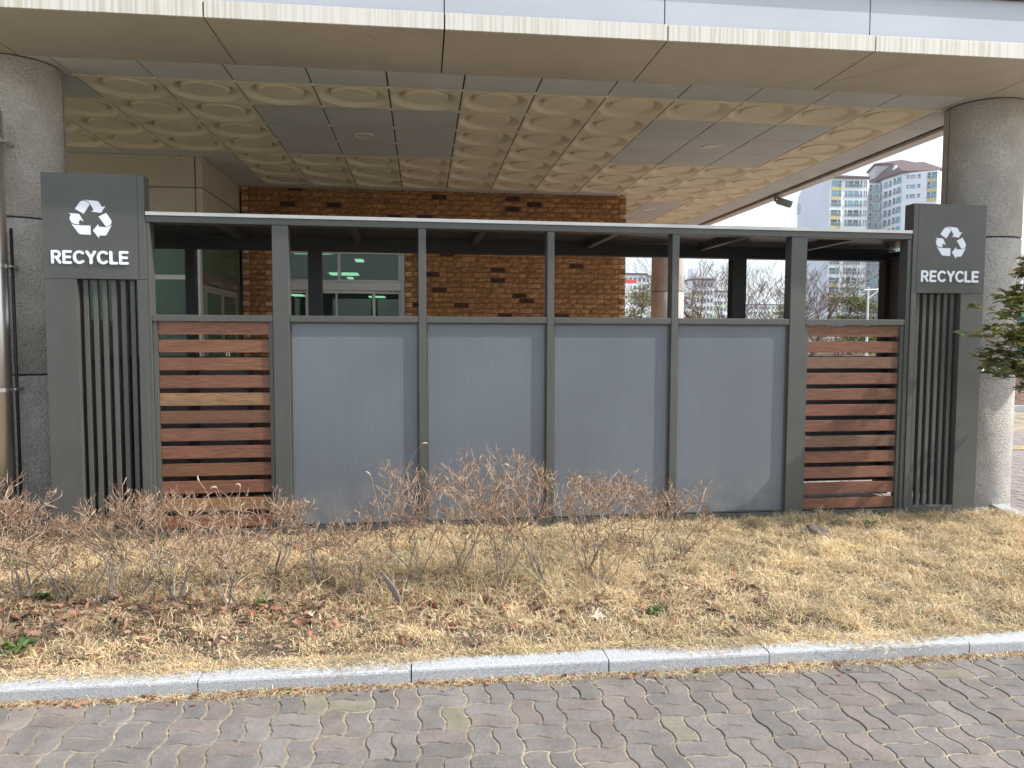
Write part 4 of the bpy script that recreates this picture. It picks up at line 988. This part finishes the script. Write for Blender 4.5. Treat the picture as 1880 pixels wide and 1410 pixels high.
def needle_tree(x, y, z, h, wd, label, seed, crown='pine', trunk_h=.45, n=2600, size=.12, mt='pine', name='pine_tree', cat='tree', tint=(1, 1, 1)):
    r = random.Random(seed); e = tag(empty(name, (x, y, z)), label, cat); b = MB()
    limbs = []
    b.tube([(0, 0, 0), (r.gauss(0, .05)*h, 0, h*.5), (r.gauss(0, .04)*h, 0, h*.92)], [h*.02, h*.014, h*.004], 7)
    for k in range(14):
        a = r.uniform(0, 6.28); z0 = h*r.uniform(trunk_h, .95); L = wd*r.uniform(.4, 1)*(1.15-.6*(z0/h)); q = Vector((math.cos(a)*L, math.sin(a)*L, z0+h*r.uniform(-.02, .10)))
        b.tube([(0, 0, z0-.05*h), (q.x*.5, q.y*.5, z0+.02*h), q], [h*.008, h*.006, h*.002], 4); limbs.append(q)
    bc = MB(); cl = [(q, h*r.uniform(.07, .13)) for q in limbs]+[(q*.6+Vector((0, 0, q.z*.4)), h*r.uniform(.06, .11)) for q in limbs]+[(Vector((0, 0, h*.95)), h*.1)]
    for k in range(n):
        c, s_ = r.choice(cl); o_ = Vector((r.gauss(0, 1), r.gauss(0, 1), r.gauss(0, .6)))*s_*.75; p_ = c+o_
        v = r.uniform(.5, 1.6); t_ = (v*r.uniform(.9, 1.4)*tint[0], v*tint[1], v*r.uniform(.6, 1)*tint[2])
        a = Vector((r.gauss(0, 1), r.gauss(0, 1), r.gauss(.3, .6))).normalized()*size*r.uniform(.6, 1.3); w_ = a.cross(Vector((r.gauss(0, 1), r.gauss(0, 1), r.gauss(0, 1)))).normalized()*size*.22
        bc.add([p_-w_*.5, p_+a*.5-w_, p_+a, p_+a*.5+w_], [(0, 1, 2, 3)], 0, t_)
    b.build('trunk', MT['bark'], e); bc.build('crown', MT[mt], e)
    return e
p = at(1178, 600, 32); needle_tree(p.x, p.y, 0, 3.5, 1.05, 'yellow-green pine seen between the brick wall corner and the distant column', 41, n=3000, size=.1, tint=(1.8, 1.5, 1.3))
p = at(1158, 600, 34); needle_tree(p.x, p.y, 0, 2.6, .9, 'lower green pine just beside the brick wall corner', 42, n=1800, size=.1, tint=(1.5, 1.5, 1.4))
p = at(1266, 600, 30); needle_tree(p.x, p.y, 0, 3.3, .9, 'olive-brown conifer just right of the distant round column', 43, n=3000, size=.09, trunk_h=.2, tint=(1.9, 1.3, .9))
p = at(1562, 600, 33); needle_tree(p.x, p.y, 0, 3.9, 1.5, 'broad green pine in front of the lower storeys of the apartment tower', 44, n=6500, size=.13, trunk_h=.2, tint=(1.3, 1.3, 1.1))
p = at(1618, 600, 34); needle_tree(p.x, p.y, 0, 2.3, 1.1, 'low yellow-green pine near the street lamp before the tower', 45, n=2200, size=.1, trunk_h=.2, tint=(1.9, 1.6, .9))
p = at(1445, 600, 34); needle_tree(p.x, p.y, 0, 2.9, 1.1, 'dark pine behind the kinked bare tree by the wide right post', 46, n=2200, size=.1, trunk_h=.2, tint=(1, 1.05, 1.1))
p = at(1395, 600, 48); needle_tree(p.x, p.y, 0, 2.9, 1.1, 'bluish green pine low behind the multi-stemmed bare tree', 47, n=1800, size=.11, trunk_h=.2, tint=(.9, 1.15, 1.4))
# brush and distant woods: uncountable masses
r = random.Random(77); b = MB()
for k in range(9000):
    Yd = r.uniform(38, 75); px = r.uniform(1100, 1990); p = at(px, 600, Yd); z = abs(r.gauss(0, 1))*.75+r.uniform(0, 1.6)*(.7+.5*math.sin(px*.035)+.3*math.sin(px*.11)); z = min(z, 4.2)
    q = Vector((p.x, p.y, max(z, 0))); s_ = r.uniform(.12, .4); a = Vector((r.gauss(0, .5), r.gauss(0, .5), r.gauss(.6, .4))).normalized()*s_; w_ = a.cross(Vector((0, 1, .2))).normalized()*r.uniform(.02, .05)
    v = r.uniform(.6, 1.5); t = (v*1.1, v*.9, v*.9) if r.random() < .7 else (.7*v, 1.0*v, .6*v)
    b.add([q-w_, q+w_, q+a+w_*.6, q+a-w_*.6], [(0, 1, 2, 3)], 0, t)
tag(b.build('far_scrub', MT['brush']), 'tangled tan winter scrub and woodland along the far side of the street', 'scrub', kind='stuff')
b = MB()
for k in range(5200):
    y = r.uniform(14.3, 24); x = r.uniform(8.8, 36); t = min((y-14.27)/4.8, 1); z = .05+.55*t+.1*math.sin(x*.9)*math.sin(y*.7)*t+.02; v = r.uniform(.5, 1.4)
    leafshape(b, Vector((x, y, z)), r.uniform(.06, .16), r.uniform(0, 6.3), r.gauss(0, .4), r.gauss(0, .4), (1.1*v, .8*v, .75*v), 0)
for k in range(2500):
    y = r.uniform(15, 22); x = r.uniform(9, 36); a = Vector((r.gauss(0, .4), r.gauss(0, .4), 1)).normalized()*r.uniform(.3, 1.0); w_ = Vector((.006, 0, 0)); v = r.uniform(.5, 1.3)
    q = Vector((x, y, .5)); b.add([q-w_, q+w_, q+a], [(0, 1, 2)], 0, (v*.8, v*.8, v*.8))
tag(b.build('bank_leaves', MT['leaf']), 'brown fallen leaves and dry stalks on the bank across the side pavement', 'dead leaves', kind='stuff')
# street lamp, sports posts, teal screen, wooden post
p = at(1592, 600, 28); e = tag(empty('street_lamp', (p.x, p.y, 0)), 'slim pale street lamp with one long arm in front of the apartment tower', 'street lamp')
zt = at(1592, 527, p.y).z; b = MB(); b.tube([(0, 0, 0), (0, 0, zt)], [.05, .03], 10); b.build('pole', MT['tframe'], e)
b = MB(); b.tube([(-.15, 0, zt-.12), (.6, 0, zt-.08), (.95, 0, zt-.1)], .03, 8); b.tube([(0, 0, zt-.45), (.42, 0, zt-.14)], .02, 6); b.build('arm', MT['tframe'], e)
b = MB(); b.tube([(.85, 0, zt-.13), (.98, 0, zt-.07), (1.15, 0, zt-.09), (1.22, 0, zt-.15)], [.04, .08, .08, .03], 10); b.build('lamp_head', MT['dark'], e)
for (x0, x1, y0, lab) in ((1312, 1338, 563, 'lime green sports frame standing behind the straight-trunked bare tree'), (1417, 1470, 563, 'lime green sports frame behind the kinked bare tree')):
    p = at(x0, 610, 50); q = at(x1, 610, 50); zt = at(x0, y0, p.y).z; b = MB(); b.tube([(p.x, p.y, 0), (p.x, p.y, zt)], .05, 8); b.tube([(q.x, q.y, 0), (q.x, q.y, zt)], .05, 8); b.tube([(p.x, p.y, zt), (q.x, q.y, zt)], .04, 8)
    tag(b.build('goal_frame', MT['limegreen']), lab, 'sports frame', 'lime green sports frames')
p = at(1876, 580, 16); b = MB(); b.box(p.x-.12, p.x+1.6, p.y, p.y+.05, .6, at(1876, 562, p.y).z); b.tube([(p.x+.35, p.y-.05, .3), (p.x+.35, p.y-.05, 2.2)], .03, 8); tag(b.build('fence_screen', MT['teal']), 'teal green screen beyond the evergreen branches at the picture edge', 'screen')

# ------------------------------------------------------------------ apartment tower
tw = tag(empty('apartment_tower', (115, 200, 0)), 'white high-rise apartment tower with brown roofs and yellow balcony bands', 'building')
TO = Vector((115, 200, 0))
def tp(bb, name, m, parent=None):
    o = bb.build(name, m, parent or tw)
    if parent is None: o.matrix_parent_inverse = Matrix.Translation(-TO)
    return o
def xyp(px, Y, py=420): q = at(px, py, Y); return Vector((q.x, q.y, 0))
A_, B_, C_, D_, E_, F_, G_, H_, I_, J_ = [xyp(a, c) for a, c in ((1470, 216), (1521, 200), (1549, 200), (1590, 199.5), (1593, 204), (1617, 203), (1654, 194), (1697, 190.5), (1718, 189), (1731, 191))]
ZE = 45.2
b = MB(); bk = Vector((30, 26, 0))
b.prism([A_, B_, B_+Vector((4, 16, 0)), A_+Vector((6, 14, 0))], 0, ZE, 0)
tp(b, 'gable_wall', MT['tblue'])
b = MB(); b.prism([B_+Vector((.05, 0, 0)), C_, D_, E_, E_+Vector((2, 18, 0)), B_+Vector((5, 18, 0))], 0, ZE+.1, 0); b.prism([F_, G_, H_, I_, J_, J_+Vector((5, 18, 0)), F_+Vector((5, 18, 0))], 0, ZE+.6, 0); tp(b, 'main_walls', MT['twall'])
b = MB(); b.prism([E_+Vector((.02, .3, 0)), F_+Vector((0, .3, 0)), F_+Vector((2, 14, 0)), E_+Vector((2, 14, 0))], 0, ZE, 0); tp(b, 'recess_wall', MT['tgrey'])
def hip(bb, poly, z, ridge, over=.8):
    c = sum(poly, Vector())/len(poly); P = [p_+(p_-c).normalized()*over for p_ in poly]; n = len(P)
    vs = [(p_.x, p_.y, z) for p_ in P]+[(p_.x, p_.y, z+.5) for p_ in P]+[tuple(q) for q in ridge]
    fs = [tuple(range(n-1, -1, -1))]+[(i, (i+1) % n, (i+1) % n+n, i+n) for i in range(n)]
    for i in range(n):
        m_ = (P[i]+P[(i+1) % n])/2; k0 = min(range(len(ridge)), key=lambda k: (Vector(ridge[k]).xy-P[i].xy).length); k1 = min(range(len(ridge)), key=lambda k: (Vector(ridge[k]).xy-P[(i+1) % n].xy).length)
        if k0 == k1: fs.append((n+i, n+(i+1) % n, 2*n+k0))
        else: fs.append((n+i, n+(i+1) % n, 2*n+k1, 2*n+k0))
    bb.add(vs, fs)
b = MB()
q0 = at(1547, 318, 206)
hip(b, [B_, D_, D_+Vector((3, 16, 0)), B_+Vector((3, 16, 0))], ZE+.1, [(q0.x, 207, ZE+2.6), (q0.x+3, 209, ZE+2.6)])
hip(b, [F_, G_, J_, J_+Vector((5, 18, 0)), F_+Vector((3, 18, 0))], ZE+.6, [tuple(at(1640, 300, 206)), tuple(at(1695, 297, 204))])
q1, q2 = at(1600, 305, 212), at(1675, 302, 210)
hip(b, [Vector((q1.x, 210, 0)), Vector((q2.x, 208, 0)), Vector((q2.x+4, 218, 0)), Vector((q1.x+4, 220, 0))], at(1600, 305, 211).z, [tuple(at(1622, 298, 215)), tuple(at(1655, 293, 213))], .6)
tp(b, 'roof', MT['troof'])
b = MB(); b.prism([Vector((q1.x, 210, 0)), Vector((q2.x, 208, 0)), Vector((q2.x+4, 218, 0)), Vector((q1.x+4, 220, 0))], ZE-1, at(1600, 305, 211).z, 0); tp(b, 'penthouse', MT['tgrey'])
for (px, py, hh) in ((1646, 311, 2.3), (1657, 317, 2.3)):
    q = at(px, py, 200); b = MB(); b.box(q.x-.55, q.x+.55, q.y, q.y+1, q.z-1.2, q.z+.6); b.tube([(q.x, q.y+.5, q.z+.6), (q.x, q.y+.5, q.z+1.2)], [.5, .3], 10); tp(b, 'chimney', MT['tframe'])
# windows: one mesh per kind, copied storey by storey as separate parts
FH = 18.22*200/FPX*1.012
def winmesh(P0, P1, z1, h, cols, rail=True, dark=0, seed=0, yellow=False):
    """window part between plan points P0,P1; cols = list of (u0,u1,glass z-fraction)"""
    r = random.Random(seed); d = (P1-P0); L = d.length; d.normalize(); nrm = Vector((d.y, -d.x, 0))
    if nrm.y > 0: nrm = -nrm
    bb = MB()
    def q(u0, u1, za, zb, off, mi, tone=None):
        a = P0+d*u0*L+nrm*off; c = P0+d*u1*L+nrm*off; bb.add([(a.x, a.y, za), (c.x, c.y, za), (c.x, c.y, zb), (a.x, a.y, zb), (a.x-nrm.x*off*.9, a.y-nrm.y*off*.9, za), (c.x-nrm.x*off*.9, c.y-nrm.y*off*.9, za), (c.x-nrm.x*off*.9, c.y-nrm.y*off*.9, zb), (a.x-nrm.x*off*.9, a.y-nrm.y*off*.9, zb)],
            [(0, 1, 2, 3), (0, 4, 5, 1), (1, 5, 6, 2), (2, 6, 7, 3), (3, 7, 4, 0)], mi, tone)
    U0 = min(c[0] for c in cols); U1 = max(c[1] for c in cols)
    q(U0-.015, U1+.015, z1-h-.06, z1+.06, .06, 0)
    for (u0, u1, k) in cols:
        v = r.uniform(.6, 1.3); tone = (v, v, v)
        if dark == 1: tone = (.25, .12, .12)
        elif dark == 2: tone = (.5, .35, .3)
        elif k == 1: tone = (.55, .38, .42)
        elif r.random() < .2: tone = (1.4, 1.5, 1.5)
        sm = .45*h
        q(u0+.01, u1-.01, z1-sm+.0, z1-.03, .10, 1, tone)
        q(u0+.01, u1-.01, z1-h+.05, z1-sm-.14, .10, 1, (tone[0]*1.3+.5, tone[1]*.9+.35, tone[2]*.9+.35))
        if rail:
            q(u0, u1, z1-sm-.16, z1-sm-.06, .22, 2)
            nb = max(2, int((u1-u0)*L/.5))
            for m_ in range(nb+1): uu = u0+(u1-u0)*m_/nb; q(uu-.006, uu+.006, z1-h, z1-sm-.16, .2, 2)
    if yellow: q(U0, U1, z1-h-.78, z1-h-.12, .15, 3)
    return tp(bb, 'window', [MT['tframe'], MT['tglass'], MT['trail'], MT['tyellow']])
zt1 = at(1535, 331.5, 200).z; stuff = MB()
rw = random.Random(9)
for k in range(13):
    z1 = zt1-FH*k; dk = lambda: rw.choice((0, 0, 2)) if k < 3 else rw.choice((0, 1, 2))
    winmesh(B_, C_, z1, 1.75, [(.12, .55, 0), (.58, .75, 1)], dark=dk(), seed=k*10, yellow=(k not in (2, 8, 9)))
    winmesh(C_, D_, z1, 1.78, [(.02, .10, 1), (.14, .37, 0), (.40, .63, 0), (.68, .76, 1)], dark=dk(), seed=k*10+1)
    winmesh(C_, D_, z1, 1.75, [(.85, .90, 1), (.93, .99, 1)], rail=False, dark=0, seed=k*10+2)
    winmesh(E_, F_, z1-.1, 1.75, [(.42, .78, 0), (.84, .99, 1)], dark=rw.choice((0, 0, 0, 1)), seed=k*10+3)
    winmesh(F_, G_, z1+.25, 1.75, [(.12, .30, 0), (.37, .49, 1)], seed=k*10+4)
    winmesh(F_, G_, z1+.45, 1.75, [(.58, .69, 1), (.74, .96, 0)], seed=k*10+5)
    winmesh(E_, F_, z1-.1, 1.75, [(.05, .26, 1)], rail=False, dark=1, seed=k*10+6)
for k in range(3):
    z1 = at(1675, 321, 192.5).z-FH*k*.97
    winmesh(G_, H_, z1, 1.0, [(.17, .27, 1), (.31, .56, 0), (.64, .77, 1)], rail=False, seed=k+500)
    winmesh(H_, I_, z1+.25, 1.75, [(.1, .4, 1), (.46, .95, 0)], seed=k+600, yellow=True)
b = MB()
def band(P0, P1, zz, u0, u1):
    d = (P1-P0); nrm = Vector((d.y, -d.x, 0)).normalized(); nrm = -nrm if nrm.y > 0 else nrm; a = P0+d*u0+nrm*.1; c = P0+d*u1+nrm*.1
    b.add([(a.x, a.y, zz), (c.x, c.y, zz), (c.x, c.y, zz+1.6), (a.x, a.y, zz+1.6)], [(0, 1, 2, 3)], 0, (.5, .4, .4))
for k in range(3, 16):
    z1 = zt1-FH*k-1.7
    if z1 < .5: continue
    band(G_, H_, z1+.2, .2, .75); band(H_, I_, z1+.2, .1, .95)
    if k >= 13: band(B_, C_, z1, .12, .75); band(C_, D_, z1, .02, .76); band(F_, G_, z1, .12, .96); band(E_, F_, z1, .4, .99)
tag(tp(b, 'lower_windows', MT['tglass']), kind='stuff')
b = MB(); sx_ = (B_-A_)
for k in range(12):
    z1 = zt1-FH*k; d = sx_.normalized(); nrm = Vector((d.y, -d.x, 0)); nrm = -nrm if nrm.y > 0 else nrm
    a = A_+sx_*.80+nrm*.08; c = A_+sx_*.90+nrm*.08; b.add([(a.x, a.y, z1-1.7), (c.x, c.y, z1-1.7), (c.x, c.y, z1), (a.x, a.y, z1)], [(0, 1, 2, 3)], 0, (2.2, 1.5, 1.5))
tp(b, 'gable_windows', MT['tglass'])
# faint lettering on the gable
def wall_text(body, px, py, size, name):
    cu = bpy.data.curves.new(name, 'FONT'); cu.body = body; cu.size = size; cu.align_x = 'CENTER'; cu.align_y = 'CENTER'; cu.extrude = .03
    o = bpy.data.objects.new(name, cu); COL.objects.link(o)
    t = ((at(px, py, 212).x-A_.x)/(B_-A_).x); d = (B_-A_).normalized()
    pos = None
    for k in range(101):
        c = A_.lerp(B_, k/100); v = c-Vector((0, 0, 0)); qq = at(px, py, c.y)
        if pos is None or abs(qq.x-c.x) < pos[0]: pos = (abs(qq.x-c.x), c, qq.z)
    dg = bpy.context.evaluated_depsgraph_get(); me = bpy.data.meshes.new_from_object(o.evaluated_get(dg)); bpy.data.objects.remove(o)
    nrm = Vector((d.y, -d.x, 0)); nrm = -nrm if nrm.y > 0 else nrm
    o = bpy.data.objects.new(name, me); me.materials.clear(); me.materials.append(MT['letter']); COL.objects.link(o); o.parent = tw
    loc = pos[1]+nrm*.1; loc.z = pos[2]; X = d; Z = nrm; Yv = Vector((0, 0, 1))
    M = Matrix(((X.x, Yv.x, Z.x, loc.x-TO.x), (X.y, Yv.y, Z.y, loc.y-TO.y), (X.z, Yv.z, Z.z, loc.z), (0, 0, 0, 1))); o.matrix_local = M
wall_text('을성마을', 1480, 380, 3.6, 'gable_lettering'); wall_text('401', 1478, 397, 2.6, 'gable_number')
# ------------------------------------------------------------------ far apartment blocks
def block(x0, x1, ytop, Y, label, rows=5, cols=6, ph=None, roof=True):
    a = at(x0, ytop, Y); c = at(x1, ytop, Y); e = tag(empty('apartment_block', ((a.x+c.x)/2, Y, 0)), label, 'building', 'distant white apartment blocks')
    off = Vector(((a.x+c.x)/2, Y, 0)); W = c.x-a.x; H = a.z
    b = MB(); b.box(-W/2, W/2, 0, 12, 0, H)
    if ph: b.box(-W/2+W*ph[0], -W/2+W*ph[1], 3, 8, H+.01, H+ph[2])
    b.build('walls', MT['twall'], e)
    b = MB(); b.box(-W/2-.4, W/2+.4, -.4, 12.4, H+.002, H+.6)
    if roof: b.build('roof_edge', MT['troof'], e)
    for rr in range(rows):
        for cc in range(cols):
            b = MB(); x = -W/2+W*(cc+.5)/cols; z = H-1.7-rr*2.75; w_ = W/cols*.3
            if z < 1: continue
            b.box(x-w_, x+w_, -.08, -.01, z-.7, z+.7, 0, (.9, .5, .5)); b.build('window', MT['tglass'], e)
    return e
block(1120, 1187, 504, 260, 'far white apartment block beside the brick wall corner, behind a red sign', 5, 8, (.4, .6, 4))
block(1186, 1222, 508, 330, 'hazy white apartment block partly hidden by the distant column', 4, 5)
block(1256, 1275, 516, 300, 'narrow pale apartment block just right of the distant column', 5, 3)
block(1273, 1310, 514, 260, 'pale apartment block with a rooftop box behind the straight-trunked tree', 6, 6, (.1, .55, 4.5))
block(1311, 1352, 536, 300, 'low wide pale apartment block behind the bare branches left of the black rear post', 4, 7)
block(1376, 1440, 560, 420, 'very low distant block behind the multi-stemmed bare tree', 2, 8)
b = MB(); p = at(1110, 513, 120); q = at(1169, 520, 120); b.box(p.x, q.x, 120, 120.4, q.z, p.z); b.box(p.x+2, p.x+2.3, 120.45, 120.8, 0, q.z)
tag(b.build('red_sign', MT['red']), 'plain red signboard in front of the far white apartment block', 'sign')
b = MB(); p = at(1110, 522, 122); q = at(1158, 530, 122); b.box(p.x, q.x, 122, 130, 0, p.z); tag(b.build('low_building', MT['twall']), 'low pale building below the red signboard', 'building')

# ------------------------------------------------------------------ thin haze
hm = bpy.data.materials.new('haze'); hm.use_nodes = True; N = hm.node_tree.nodes; N.remove(N['Principled BSDF'])
pv = N.new('ShaderNodeVolumePrincipled'); pv.inputs['Color'].default_value = (.9, .95, 1, 1); pv.inputs['Density'].default_value = .0003; pv.inputs['Anisotropy'].default_value = .3
hm.node_tree.links.new(pv.outputs[0], N['Material Output'].inputs['Volume'])
b = MB(); b.box(-950, 950, -70, 1550, -2, 75); tag(b.build('haze', hm), 'thin pale haze', kind='stuff')
